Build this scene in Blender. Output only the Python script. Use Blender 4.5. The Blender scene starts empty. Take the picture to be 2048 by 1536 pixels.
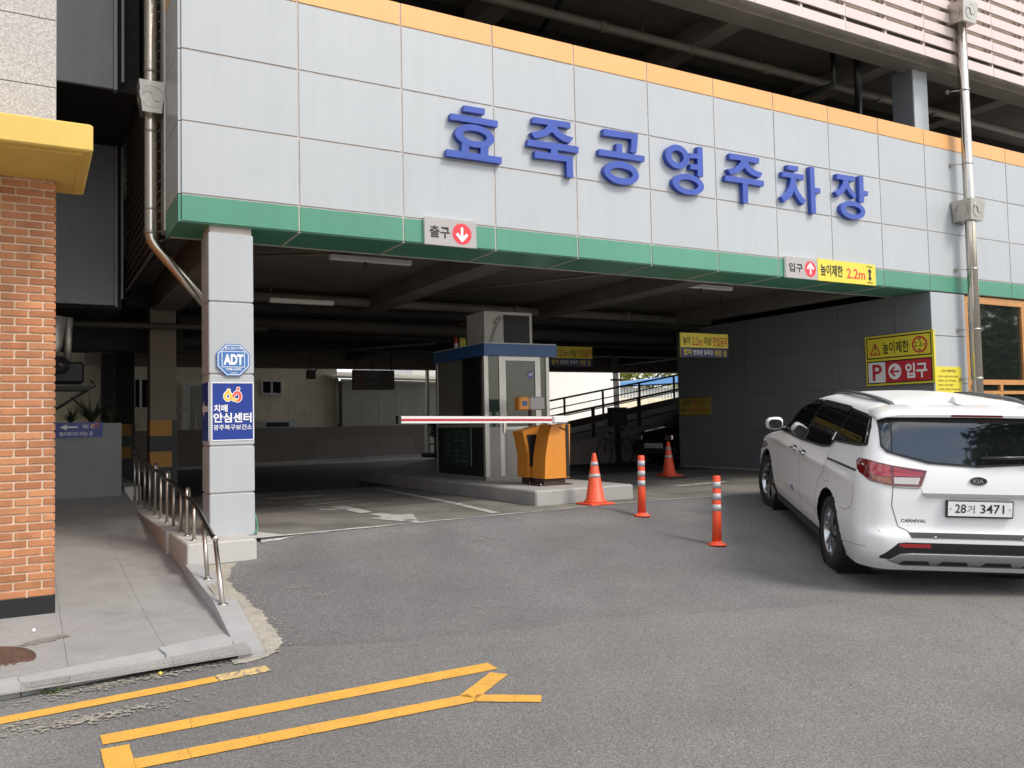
import bpy, bmesh, math, random
from mathutils import Vector, Matrix
random.seed(7)
SC = bpy.context.scene
COL = SC.collection
rad = math.radians

# ------------------------------------------------------------------ camera, sky, sun, exposure
def cam_basis(yaw, pitch, roll):
    f = Vector((math.sin(yaw)*math.cos(pitch), math.cos(yaw)*math.cos(pitch), math.sin(pitch)))
    r = Vector((math.cos(yaw), -math.sin(yaw), 0)); u = r.cross(f)
    c, s = math.cos(roll), math.sin(roll)
    return c*r+s*u, -s*r+c*u, f
cam = bpy.data.cameras.new('camera'); cam_o = bpy.data.objects.new('camera', cam); COL.objects.link(cam_o)
r_, u_, f_ = cam_basis(0.51709, 0.046574, -0.021585)
mw = Matrix.Identity(4)
for i in range(3):
    mw[i][0], mw[i][1], mw[i][2] = r_[i], u_[i], -f_[i]
mw.translation = Vector((-1.316, -8.962, 1.097))
cam_o.matrix_world = mw
cam.sensor_width = 36; cam.lens = 29.883; cam.clip_start = .05; cam.clip_end = 600
SC.camera = cam_o

SUN_AZ = rad(150)      # compass style: 0 = +Y, clockwise towards +X; the sun stands behind the camera on the right
SUN_EL = rad(48)
world = bpy.data.worlds.new('World'); SC.world = world; world.use_nodes = True
nt = world.node_tree; N = nt.nodes; LK = nt.links
bg = N['Background']
sky = N.new('ShaderNodeTexSky'); sky.sky_type = 'NISHITA'; sky.sun_disc = False
sky.sun_elevation = SUN_EL; sky.sun_rotation = SUN_AZ; sky.dust_density = 2.0; sky.air_density = 1.0
tc = N.new('ShaderNodeTexCoord'); mp = N.new('ShaderNodeMapping'); mp.inputs['Scale'].default_value = (1.6, 1.6, 3.2)
nz = N.new('ShaderNodeTexNoise'); nz.inputs['Scale'].default_value = 2.3; nz.inputs['Detail'].default_value = 7; nz.inputs['Roughness'].default_value = .55
rp = N.new('ShaderNodeValToRGB'); rp.color_ramp.elements[0].position = .42; rp.color_ramp.elements[1].position = .60
mx = N.new('ShaderNodeMixRGB'); mx.inputs[2].default_value = (8.6, 8.5, 8.5, 1)
LK.new(tc.outputs['Generated'], mp.inputs[0]); LK.new(mp.outputs[0], nz.inputs[0]); LK.new(nz.outputs[0], rp.inputs[0])
LK.new(rp.outputs[0], mx.inputs[0]); LK.new(sky.outputs[0], mx.inputs[1]); LK.new(mx.outputs[0], bg.inputs[0])
bg.inputs[1].default_value = .112
sun = bpy.data.lights.new('sun', 'SUN'); sun.energy = 1.3; sun.angle = rad(16); sun.color = (1, .95, .87)
sun_o = bpy.data.objects.new('sun', sun); COL.objects.link(sun_o)
sdir = Vector((math.sin(SUN_AZ)*math.cos(SUN_EL), math.cos(SUN_AZ)*math.cos(SUN_EL), math.sin(SUN_EL)))
sun_o.rotation_euler = sdir.to_track_quat('Z', 'Y').to_euler(); sun_o.location = (0, -30, 40)
vs = SC.view_settings
vs.view_transform = 'Standard'; vs.look = 'None'; vs.gamma = 1; vs.use_curve_mapping = False
vs.exposure = 0.95
SC.cycles.max_bounces = 8; SC.cycles.diffuse_bounces = 5; SC.cycles.glossy_bounces = 4

# ------------------------------------------------------------------ materials
MATS = {}
def mat(name, col, rough=.6, metal=0, var=.08, vscale=3, bump=0, bscale=60, coat=0, spec=.5, streak=0, col2=None, c2scale=2, c2lo=.5, c2hi=.62, grain=0, gscale=250, rvar=0, speck=0, orand=0):
    """Principled material with tone variation, optional vertical rain streaks, second-colour blotches and grain."""
    m = bpy.data.materials.new(name); m.use_nodes = True
    t = m.node_tree; b = t.nodes['Principled BSDF']; L = t.links
    b.inputs['Roughness'].default_value = rough; b.inputs['Metallic'].default_value = metal
    b.inputs['Specular IOR Level'].default_value = spec
    if coat: b.inputs['Coat Weight'].default_value = coat; b.inputs['Coat Roughness'].default_value = .04
    g = t.nodes.new('ShaderNodeNewGeometry')
    out = None
    def rgb(c):
        n = t.nodes.new('ShaderNodeRGB'); n.outputs[0].default_value = (*c, 1); return n.outputs[0]
    def noise(scale, detail=5, vec=None, rough_=.6):
        n = t.nodes.new('ShaderNodeTexNoise'); n.inputs['Scale'].default_value = scale; n.inputs['Detail'].default_value = detail
        n.inputs['Roughness'].default_value = rough_
        L.new(vec or g.outputs['Position'], n.inputs['Vector']); return n.outputs[0]
    def mapr(v, a, b_, c, d):
        n = t.nodes.new('ShaderNodeMapRange'); L.new(v, n.inputs[0])
        for i, x in enumerate((a, b_, c, d)): n.inputs[i+1].default_value = x
        return n.outputs[0]
    def mul(c, f):
        n = t.nodes.new('ShaderNodeMixRGB'); n.blend_type = 'MULTIPLY'; n.inputs[0].default_value = 1
        L.new(c, n.inputs[1]); L.new(f, n.inputs[2]); return n.outputs[0]
    out = rgb(col)
    if col2:
        n = t.nodes.new('ShaderNodeMixRGB'); L.new(mapr(noise(c2scale, 8), c2lo, c2hi, 0, 1), n.inputs[0]); L.new(out, n.inputs[1]); L.new(rgb(col2), n.inputs[2]); out = n.outputs[0]
    if var: out = mul(out, mapr(noise(vscale), .3, .7, 1-var, 1+var))
    if streak:
        mpn = t.nodes.new('ShaderNodeMapping'); mpn.inputs['Scale'].default_value = (9, 9, .35); L.new(g.outputs['Position'], mpn.inputs[0])
        out = mul(out, mapr(noise(1.0, 6, mpn.outputs[0]), .42, .72, 1, 1-streak))
    if grain:
        v = t.nodes.new('ShaderNodeTexVoronoi'); v.inputs['Scale'].default_value = gscale; L.new(g.outputs['Position'], v.inputs['Vector'])
        sp = t.nodes.new('ShaderNodeSeparateColor'); L.new(v.outputs['Color'], sp.inputs[0])
        out = mul(out, mapr(sp.outputs[0], 0, 1, 1-grain, 1+grain))
    if speck:
        v = t.nodes.new('ShaderNodeTexVoronoi'); v.inputs['Scale'].default_value = 70; L.new(g.outputs['Position'], v.inputs['Vector'])
        sp = t.nodes.new('ShaderNodeSeparateColor'); L.new(v.outputs['Color'], sp.inputs[0])
        near = mapr(v.outputs['Distance'], .25, .32, 1, 0)
        def pick(ch, lo, hi, amt):
            mm = t.nodes.new('ShaderNodeMath'); mm.operation = 'MULTIPLY'; L.new(mapr(sp.outputs[ch], lo, hi, 0, 1), mm.inputs[0]); L.new(near, mm.inputs[1])
            return mapr(mm.outputs[0], 0, 1, 1, amt)
        out = mul(out, pick(0, .90, .91, 1.9)); out = mul(out, pick(1, .88, .89, .45))
        out = mul(out, mapr(noise(.45, 3), .35, .65, .90, 1.08))
    if orand:
        oi = t.nodes.new('ShaderNodeObjectInfo'); out = mul(out, mapr(oi.outputs['Random'], 0, 1, 1-orand, 1+orand))
    L.new(out, b.inputs['Base Color'])
    if rvar: L.new(mapr(noise(vscale*3), .3, .7, max(.02, rough-rvar), min(1, rough+rvar)), b.inputs['Roughness'])
    if bump:
        bn = t.nodes.new('ShaderNodeBump'); bn.inputs['Strength'].default_value = bump; bn.inputs['Distance'].default_value = .01
        L.new(noise(bscale, 6), bn.inputs['Height']); L.new(bn.outputs[0], b.inputs['Normal'])
    MATS[name] = m
    return m
M = MATS
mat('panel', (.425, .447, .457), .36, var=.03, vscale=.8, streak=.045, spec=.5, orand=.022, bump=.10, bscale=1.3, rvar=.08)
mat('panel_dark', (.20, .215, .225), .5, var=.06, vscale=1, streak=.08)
mat('panel_shaded', (.175, .182, .188), .5, var=.05, vscale=1, streak=.08)  # facade panel colour darkened: the drive-in's deep shade is painted in
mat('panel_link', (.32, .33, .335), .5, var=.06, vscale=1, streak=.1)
mat('alu_dull', (.30, .30, .29), .5, .5, var=.05)
mat('panel_joint', (.50, .445, .40), .8, var=.15, vscale=8)
mat('green', (.075, .27, .175), .35, orand=.04, var=.06, vscale=1, streak=.06)
mat('orange', (.74, .385, .13), .4, orand=.03, var=.05, vscale=1, streak=.05)
mat('letter_blue', (.032, .075, .38), .3, var=.04, vscale=5, streak=.12)
mat('concrete', (.34, .33, .31), .85, var=.12, vscale=2, bump=.25, bscale=30, grain=.08, gscale=120)
mat('pipe_shaded', (.055, .05, .044), .7, var=.1)  # deep copy of the grey pipe, the garage's shade put into its colour
mat('concrete_shaded', (.030, .028, .025), .9, var=.18, vscale=1.2, bump=.2, bscale=25)  # deep-garage shade put into the concrete's colour
mat('concrete_brown', (.21, .18, .148), .85, var=.08, vscale=2, bump=.15)
mat('plaster', (.47, .455, .43), .8, var=.06, vscale=4, col2=(.36, .31, .24), c2scale=4, c2lo=.56, c2hi=.75, bump=.15)
mat('garage_floor', (.20, .187, .162), .62, var=.2, vscale=1.3, col2=(.10, .096, .088), c2scale=.9, c2lo=.45, c2hi=.68, bump=.08, bscale=40, grain=.1, gscale=180, rvar=.12)
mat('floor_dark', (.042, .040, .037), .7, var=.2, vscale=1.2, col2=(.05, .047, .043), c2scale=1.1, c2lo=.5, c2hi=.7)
mat('ceiling_lit', (.125, .112, .095), .9, var=.15, vscale=1.5, bump=.2, bscale=25)  # lighter ceiling copy: bounce from the bright street painted in near the front
mat('beam_edge', (.21, .185, .155), .85, var=.12, vscale=2, bump=.15)
mat('upper_cream', (.55, .49, .42), .85, var=.06)
mat('rail_dark', (.035, .033, .03), .22, .6, var=.1)
mat('yellow_worn', (.62, .44, .17), .85, var=.2, vscale=14, col2=(.24, .22, .19), c2scale=30, c2lo=.48, c2hi=.56, bump=.7, bscale=150)
mat('edge_mortar', (.42, .40, .37), .9, var=.2, vscale=12, bump=.5, bscale=50)
mat('asphalt', (.180, .173, .164), .85, var=.08, vscale=.7, col2=(.212, .20, .182), c2scale=.6, c2lo=.42, c2hi=.68, bump=.9, bscale=170, grain=.40, gscale=150, speck=1)
mat('asphalt_new', (.158, .153, .151), .82, var=.10, vscale=.9, col2=(.188, .18, .172), c2scale=.7, c2lo=.46, c2hi=.66, bump=.9, bscale=170, grain=.42, gscale=150, speck=1)
mat('tar', (.045, .043, .042), .8, var=.2)
mat('asphalt_seam', (.148, .142, .137), .75, var=.15, vscale=12, bump=.9, bscale=170, grain=.42, gscale=150)
mat('road_sand', (.36, .33, .275), .95, var=.15, vscale=9, bump=.8, bscale=120, grain=.3, gscale=160)
mat('yellow_paint', (.68, .36, .055), .7, var=.10, vscale=6, col2=(.60, .33, .08), c2scale=7, c2lo=.55, c2hi=.75, bump=.6, bscale=170, grain=.12, gscale=170)
mat('white_worn', (.42, .41, .385), .8, var=.12, vscale=6, col2=(.17, .165, .15), c2scale=5, c2lo=.52, c2hi=.62, bump=.2)
mat('paving', (.295, .288, .276), .75, var=.10, vscale=2.5, col2=(.25, .24, .225), c2scale=1.6, c2lo=.52, c2hi=.72, grain=.22, gscale=230, bump=.2, bscale=120)
mat('paving_stain', (.20, .185, .165), .7, var=.12, vscale=6, grain=.2, gscale=230)
mat('paving_joint', (.27, .255, .23), .9, var=.2, vscale=10)
mat('granite', (.35, .35, .345), .7, var=.08, vscale=4, grain=.11, gscale=260, bump=.25, bscale=140)
mat('granite_wall', (.42, .40, .375), .6, var=.03, vscale=3, grain=.28, gscale=110)
for i, c in enumerate([(.43, .178, .076), (.375, .148, .062), (.485, .215, .096), (.41, .17, .078)]):
    mat('brick%d' % i, c, .8, var=.16, vscale=9, bump=.35, bscale=70, grain=.14, gscale=260, orand=.12)
mat('mortar', (.72, .56, .40), .9, var=.08, vscale=10, bump=.4, bscale=120)
mat('black_skirt', (.012, .012, .013), .35, var=.2)
mat('canopy_yellow', (.68, .455, .10), .45, var=.05, vscale=3, streak=.05)
mat('steel', (.62, .575, .50), .22, 1, var=.05, vscale=4, rvar=.08)
mat('steel_brushed', (.46, .43, .38), .36, 1, var=.06, vscale=6, rvar=.08)
mat('alu', (.60, .58, .52), .45, .6, var=.05)
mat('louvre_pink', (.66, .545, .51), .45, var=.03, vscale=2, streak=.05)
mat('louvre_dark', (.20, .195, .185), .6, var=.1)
mat('pipe_grey', (.17, .155, .12), .6, var=.12, vscale=5)
mat('black', (.014, .014, .015), .5, var=.1)
mat('rubber', (.022, .022, .023), .8, var=.1, vscale=20)
mat('lamp_white', (.55, .54, .52), .5, var=.03)
mat('post_orange', (.82, .085, .028), .45, var=.05, vscale=8)
mat('cone_orange', (.78, .095, .035), .5, var=.08, vscale=9, col2=(.62, .075, .03), c2scale=10, c2lo=.55, c2hi=.7)
mat('reflective', (.44, .44, .44), .35, var=.04, vscale=15)
mat('gate_orange', (.68, .255, .035), .4, var=.04, vscale=3, streak=.05)
mat('arm_white', (.78, .77, .75), .35, var=.03)
mat('red', (.62, .03, .035), .4, var=.04)
mat('sign_red', (.72, .035, .045), .4, var=.03)
mat('sign_red_dull', (.50, .03, .04), .45, var=.04)
mat('sign_yellow', (.72, .60, .05), .4, var=.03)
mat('sign_yellow_dull', (.80, .68, .08), .45, var=.05)
mat('sign_yellow_old', (.40, .32, .05), .6, var=.12)
mat('sign_navy', (.035, .035, .12), .45, var=.05)
mat('sign_blue', (.006, .034, .25), .3, var=.03)
mat('adt_blue', (.055, .17, .43), .35, var=.05)
mat('sign_white', (.80, .80, .78), .4, var=.02)
mat('sign_grey', (.40, .37, .355), .45, var=.03)
mat('ink', (.018, .017, .018), .5, var=.05)
mat('ink_faded', (.055, .05, .04), .6, var=.3, vscale=60)
mat('emblem_orange', (.90, .52, .08), .4, var=.02)
mat('emblem_red', (.74, .07, .05), .4, var=.02)
mat('booth_white', (.58, .57, .53), .45, var=.05)
mat('booth_blue', (.03, .10, .26), .4, var=.05)
mat('booth_steel', (.30, .28, .25), .45, .3, var=.08, vscale=2, streak=.12)
mat('glass_dark', (.012, .016, .014), .03, spec=.9, coat=.6, var=0)
mat('glass_green', (.035, .055, .045), .05, spec=.6, var=.1)
mat('cream', (.70, .63, .47), .85, var=.06, vscale=1.2, streak=.16, col2=(.44, .38, .26), c2scale=1.5, c2lo=.55, c2hi=.75)
mat('cream_white', (.88, .85, .80), .85, var=.04, vscale=1.5, streak=.06)
mat('shed_grey', (.40, .375, .30), .7, var=.06, streak=.12)
mat('low_wall', (.255, .215, .19), .9, var=.08, vscale=1.5, streak=.12)
mat('low_wall_patch', (.29, .25, .225), .9, var=.07, vscale=2)
mat('window_white', (.62, .61, .57), .5, var=.03)
mat('wood', (.50, .235, .07), .45, var=.12, vscale=6)
mat('stripe_orange', (.40, .19, .025), .6, var=.12)
mat('roof_blue', (.09, .24, .50), .5, var=.05)
mat('fence_white', (.60, .62, .62), .6, var=.08)
mat('board_green', (.02, .045, .03), .5, var=.1)
mat('ink_pale', (.10, .14, .115), .6, var=.1)
mat('planter_grey', (.24, .245, .245), .7, var=.05, streak=.06)
mat('guide_dark', (.02, .02, .019), .6, var=.1)
mat('guide_red', (.06, .012, .012), .6, var=.1)
mat('bark', (.10, .075, .05), .9, var=.2, vscale=8, bump=.6, bscale=25)
mat('leaf', (.06, .095, .022), .55, var=.35, vscale=1.2)
mat('leaf_yellow', (.34, .33, .045), .55, var=.3, vscale=1.5)
mat('leaf_dark', (.03, .055, .02), .5, var=.35, vscale=6)
mat('iron', (.14, .085, .065), .6, .4, var=.2, vscale=12, bump=.3)
mat('girder', (.055, .03, .027), .6, var=.15)
mat('car_white', (.80, .795, .775), .42, coat=.35, var=.025, vscale=1.5)
mat('car_black', (.016, .016, .017), .35, var=.05)
mat('car_glass', (.008, .009, .010), .015, spec=.9, coat=.7, var=0)
mat('car_seam', (.10, .10, .10), .7, var=0)
mat('mirror_dark', (.10, .105, .11), .06, .9, var=0)
mat('chrome', (.72, .72, .72), .1, 1, var=0)
mat('rim_bright', (.52, .52, .53), .2, 1, var=0)
mat('rim_dark', (.09, .09, .095), .35, .8, var=0)
mat('lamp_red', (.36, .012, .016), .08, coat=1, var=.08, vscale=30)
mat('lamp_red_dark', (.12, .005, .008), .08, coat=1, var=.08, vscale=30)
mat('lamp_clear', (.50, .46, .44), .08, coat=1, var=.12, vscale=60)
mat('lamp_amber', (.26, .07, .018), .08, coat=1, var=.08, vscale=30)
mat('silver', (.42, .42, .42), .3, .6, var=.03)
mat('roof_rail', (.17, .17, .18), .3, .7, var=0)
mat('plate_white', (.80, .80, .79), .4, var=.02)
mat('car_dark', (.03, .03, .033), .2, coat=1, var=0)
mat('paper', (.85, .85, .83), .7, var=.02)

# ------------------------------------------------------------------ mesh helpers
class MB:
    """Collects simple shapes and links them as one mesh object."""
    def __init__(s): s.v = []; s.f = []; s.m = []; s.sm = []; s.cur = 0
    def face(s, idx, smooth=False): s.f.append(tuple(idx)); s.m.append(s.cur); s.sm.append(smooth)
    def add(s, vs, fs, smooth=False):
        o = len(s.v); s.v += [tuple(v) for v in vs]
        for f in fs: s.face([o+i for i in f], smooth)
        return s
    def box(s, x0, y0, z0, x1, y1, z1, ch=0):
        x0, x1 = sorted((x0, x1)); y0, y1 = sorted((y0, y1)); z0, z1 = sorted((z0, z1))
        if ch:
            vs = []; fs = []
            for (z, c) in ((z0, ch), (z0+ch, 0), (z1-ch, 0), (z1, ch)):
                a = c; k = ch if c == 0 else ch*1.0
                vs += [(x0+a+k, y0+a, z), (x1-a-k, y0+a, z), (x1-a, y0+a+k, z), (x1-a, y1-a-k, z), (x1-a-k, y1-a, z), (x0+a+k, y1-a, z), (x0+a, y1-a-k, z), (x0+a, y0+a+k, z)]
            for l in range(3):
                for i in range(8): fs.append((l*8+i, l*8+(i+1) % 8, l*8+8+(i+1) % 8, l*8+8+i))
            fs.append(tuple(range(7, -1, -1))); fs.append(tuple(range(24, 32)))
            return s.add(vs, fs)
        vs = [(x0, y0, z0), (x1, y0, z0), (x1, y1, z0), (x0, y1, z0), (x0, y0, z1), (x1, y0, z1), (x1, y1, z1), (x0, y1, z1)]
        return s.add(vs, [(0, 3, 2, 1), (4, 5, 6, 7), (0, 1, 5, 4), (1, 2, 6, 5), (2, 3, 7, 6), (3, 0, 4, 7)])
    def hexa(s, p):   # eight corners, bottom ring then top ring
        return s.add(p, [(0, 3, 2, 1), (4, 5, 6, 7), (0, 1, 5, 4), (1, 2, 6, 5), (2, 3, 7, 6), (3, 0, 4, 7)])
    def tube(s, pts, r, n=10, cap=True, smooth=True):
        pts = [Vector(p) for p in pts]; rs = r if isinstance(r, (list, tuple)) else [r]*len(pts)
        o = len(s.v); ref = None
        for i, p in enumerate(pts):
            d = (pts[min(i+1, len(pts)-1)]-pts[max(i-1, 0)]).normalized()
            if ref is None:
                ref = Vector((0, 0, 1)) if abs(d.z) < .9 else Vector((1, 0, 0))
            a = d.cross(ref).normalized(); b = a.cross(d).normalized(); ref = b
            for k in range(n):
                t = 2*math.pi*k/n; s.v.append(tuple(p+(a*math.cos(t)+b*math.sin(t))*rs[i]))
        for i in range(len(pts)-1):
            for k in range(n): s.face((o+i*n+k, o+i*n+(k+1) % n, o+(i+1)*n+(k+1) % n, o+(i+1)*n+k), smooth)
        if cap:
            s.face([o+k for k in range(n-1, -1, -1)]); s.face([o+(len(pts)-1)*n+k for k in range(n)])
        return s
    def lathe(s, prof, n=24, c=(0, 0, 0), axis='z', smooth=True, cap=True):   # prof: (radius, height)
        o = len(s.v)
        for (r, h) in prof:
            for k in range(n):
                t = 2*math.pi*k/n; x, y = r*math.cos(t), r*math.sin(t)
                p = (x, y, h) if axis == 'z' else ((x, h, y) if axis == 'y' else (h, x, y))
                s.v.append((p[0]+c[0], p[1]+c[1], p[2]+c[2]))
        for i in range(len(prof)-1):
            for k in range(n): s.face((o+i*n+k, o+i*n+(k+1) % n, o+(i+1)*n+(k+1) % n, o+(i+1)*n+k), smooth)
        for i, rev in ((0, True), (len(prof)-1, False)):
            if cap and prof[i][0] > 1e-5: s.face([o+i*n+(n-1-k if rev else k) for k in range(n)])
        return s
    def prism(s, poly, d, fn):   # poly: 2-D outline; fn(u, v, w) -> point; extruded from w=0 to w=d
        n = len(poly)
        vs = [fn(u, v, 0) for u, v in poly]+[fn(u, v, d) for u, v in poly]
        fs = [tuple(range(n-1, -1, -1)), tuple(range(n, 2*n))]+[(i, (i+1) % n, n+(i+1) % n, n+i) for i in range(n)]
        return s.add(vs, fs)
    def ring(s, cu, cv, ru, rv, cu2, cv2, ru2, rv2, d, fn, n=32):
        vs = []
        for w in (0, d):
            for k in range(n):
                t = 2*math.pi*k/n; vs.append(fn(cu+ru*math.cos(t), cv+rv*math.sin(t), w))
            for k in range(n):
                t = 2*math.pi*k/n; vs.append(fn(cu2+ru2*math.cos(t), cv2+rv2*math.sin(t), w))
        fs = []
        for k in range(n):
            j = (k+1) % n
            fs += [(k, n+k, n+j, j), (2*n+k, 2*n+j, 3*n+j, 3*n+k), (k, j, 2*n+j, 2*n+k), (n+j, n+k, 3*n+k, 3*n+j)]
        return s.add(vs, fs)
    def build(s, name, mats, parent=None, at=None, fixn=True):
        me = bpy.data.meshes.new(name); me.from_pydata(s.v, [], s.f)
        ml = mats if isinstance(mats, (list, tuple)) else [mats]
        for m in ml: me.materials.append(M[m] if isinstance(m, str) else m)
        for p, i, sm in zip(me.polygons, s.m, s.sm): p.material_index = min(i, len(ml)-1); p.use_smooth = sm
        if fixn:
            b = bmesh.new(); b.from_mesh(me); bmesh.ops.recalc_face_normals(b, faces=b.faces); b.to_mesh(me); b.free()
        me.update()
        o = bpy.data.objects.new(name, me); COL.objects.link(o)
        if parent is not None: adopt(o, parent)
        return o
def adopt(o, parent):
    """Parent o to a thing; meshes are modelled in world coordinates unless the thing is flagged local."""
    o.parent = parent
    o.matrix_parent_inverse = Matrix.Translation(-OFF.get(parent.name, Vector((0, 0, 0))))
    return o
OFF = {}
def thing(name, label, cat, loc=(0, 0, 0), group=None):
    o = bpy.data.objects.new(name, None); COL.objects.link(o); o.empty_display_size = .1
    o.location = loc; OFF[o.name] = Vector(loc)
    tag(o, label, cat, group); return o
def tag(o, label, cat, group=None):
    o['label'] = label; o['category'] = cat
    if group: o['group'] = group
    return o
def struct(o): o['kind'] = 'structure'; return o
def stuff(o): o['kind'] = 'stuff'; return o
def share(src, name, loc, parent, m=None):
    """Another piece using the same mesh."""
    o = src.copy(); COL.objects.link(o); o.name = name; o.location = loc; o.parent = parent
    o.matrix_parent_inverse = src.matrix_parent_inverse.copy()
    return o
def copy_tree(o, loc, label=None):
    c = o.copy(); COL.objects.link(c); c.location = loc
    if label: c['label'] = label
    for ch in list(o.children):
        d = ch.copy(); COL.objects.link(d); d.parent = c; d.matrix_parent_inverse = ch.matrix_parent_inverse.copy()
        for g in list(ch.children):
            e = g.copy(); COL.objects.link(e); e.parent = d; e.matrix_parent_inverse = g.matrix_parent_inverse.copy()
    return c
_txt = {}
def text_mesh(body, bold=.0):
    key = (body, bold)
    if key in _txt: return _txt[key]
    cu = bpy.data.curves.new('t', 'FONT'); cu.body = body; cu.offset = bold; cu.resolution_u = 3
    o = bpy.data.objects.new('t', cu); COL.objects.link(o)
    dg = bpy.context.evaluated_depsgraph_get(); me = bpy.data.meshes.new_from_object(o.evaluated_get(dg))
    vs = [(v.co.x, v.co.y) for v in me.vertices]; fs = [tuple(p.vertices) for p in me.polygons]
    bpy.data.objects.remove(o); bpy.data.meshes.remove(me); bpy.data.curves.remove(cu)
    x0 = min(v[0] for v in vs); x1 = max(v[0] for v in vs); y0 = min(v[1] for v in vs); y1 = max(v[1] for v in vs)
    r = ([((x-x0)/(x1-x0), (y-y0)/(y1-y0)) for x, y in vs], fs); _txt[key] = r; return r
class Board:
    """A flat sign: local u to the right, v up from its lower left corner, layers proud of the board."""
    def __init__(s, name, label, cat, org, right, w, h, thick, mats, group=None, up=(0, 0, 1), edge='sign_white', parent=None, board='board'):
        s.o = Vector(org); s.r = Vector(right).normalized(); s.u = Vector(up).normalized(); s.n = s.r.cross(s.u); s.w = w; s.h = h
        s.root = parent or thing(name, label, cat, org, group); s.lay = {}; s.k = 0
        b = MB(); p = [s.P(u, v, -thick) for u, v in ((0, 0), (w, 0), (w, h), (0, h))]+[s.P(u, v, 0) for u, v in ((0, 0), (w, 0), (w, h), (0, h))]
        b.add(p, [(0, 3, 2, 1), (0, 1, 5, 4), (1, 2, 6, 5), (2, 3, 7, 6), (3, 0, 4, 7)]); b.cur = 1; b.face((4, 5, 6, 7))
        s.board = b.build(board, [edge, mats], s.root)
    def P(s, u, v, w): return s.o+s.r*u+s.u*v+s.n*w
    def fn(s): 
        return lambda u, v, w: s.P(u, v, w)
    def poly(s, pts, m, lv=1):
        b = s.lay.setdefault((m, int(lv)), MB()); z = .0016*lv
        b.add([s.P(u, v, z) for u, v in pts], [tuple(range(len(pts)))]); return s
    def rect(s, u0, v0, u1, v1, m, lv=1): return s.poly([(u0, v0), (u1, v0), (u1, v1), (u0, v1)], m, lv)
    def disc(s, u, v, ru, rv, m, lv=1, n=40): return s.poly([(u+ru*math.cos(2*math.pi*k/n), v+rv*math.sin(2*math.pi*k/n)) for k in range(n)], m, lv)
    def line(s, pts, wd, m, lv=1):
        for (a, b_) in zip(pts[:-1], pts[1:]):
            d = Vector((b_[0]-a[0], b_[1]-a[1])).normalized(); q = Vector((-d.y, d.x))*wd/2; e = d*wd*.3
            s.poly([(a[0]-q.x-e.x, a[1]-q.y-e.y), (b_[0]-q.x+e.x, b_[1]-q.y+e.y), (b_[0]+q.x+e.x, b_[1]+q.y+e.y), (a[0]+q.x-e.x, a[1]+q.y-e.y)], m, lv+random.random()*.2)
        return s
    def text(s, body, u0, v0, u1, v1, m, lv=2, bold=.012):
        vs, fs = text_mesh(body, bold); b = s.lay.setdefault((m, lv, 't'), MB()); z = .0016*lv
        b.add([s.P(u0+(u1-u0)*x, v0+(v1-v0)*y, z) for x, y in vs], fs); return s
    def done(s):
        for k, b in sorted(s.lay.items(), key=str):
            b.build('lettering' if len(k) == 3 else 'printed_mark', k[0], s.root, fixn=False)
        return s.root
# ------------------------------------------------------------------ ground
GP = [(-40, -.62), (-9, -.53), (-6, -.505), (-4.15, -.475), (-3.07, -.405), (-1.95, -.262), (-1.5, -.19), (-.6, -.088), (-.1, -.006), (.0, 0), (60, 0)]
def lerp_tab(tab, t):
    if t <= tab[0][0]: return tab[0][1]
    for (a, va), (b, vb) in zip(tab[:-1], tab[1:]):
        if t <= b: return va+(vb-va)*(t-a)/(b-a)
    return tab[-1][1]
def sstep(a, b, t):
    t = max(0, min(1, (t-a)/(b-a))); return t*t*(3-2*t)
def gz(x, y):
    z = sum(lerp_tab(GP, y+d) for d in (-.25, -.12, 0, .12))/4 if y < -.3 else lerp_tab(GP, y)
    return z-.10*sstep(1.3, .5, x)*sstep(-.05, -.5, y)*sstep(-1.8, -.7, y)
def edge_y(x):     # where the asphalt apron meets the garage floor
    return lerp_tab([(-40, -.2), (.7, -.19), (1.7, -.07), (3.6, .07), (5.9, .30), (7.9, .13), (12, .0), (60, 0)], x)
def frange(a, b, n): return [a+(b-a)*i/n for i in range(n+1)]
def sheet(name, xs, ys, zf, m, wob=None):
    b = MB(); nx = len(xs)
    for j, y in enumerate(ys):
        for i, x in enumerate(xs):
            X, Yy = (x, y) if wob is None else wob(x, y, i, j, nx, len(ys))
            b.v.append((X, Yy, zf(X, Yy)))
    for j in range(len(ys)-1):
        for i in range(nx-1): b.face((j*nx+i, j*nx+i+1, (j+1)*nx+i+1, (j+1)*nx+i), True)
    return b.build(name, m)
def jit(s): return random.uniform(-s, s)
def noise1(x, s=1.0): return math.sin(x*2.3*s+1.3)*.5+math.sin(x*5.1*s+.4)*.3+math.sin(x*11.7*s)*.2

xs = frange(-40, -8, 8)+frange(-6.5, 16, 110)+frange(18, 60, 12)
ys = frange(-40, -12, 7)+frange(-11, -3.1, 28)+frange(-2.9, .9, 40)
road = struct(sheet('road', xs, ys, lambda x, y: gz(x, y)-.004-(.5 if x < .05 and y > -2.9 else 0), 'asphalt'))
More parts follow.
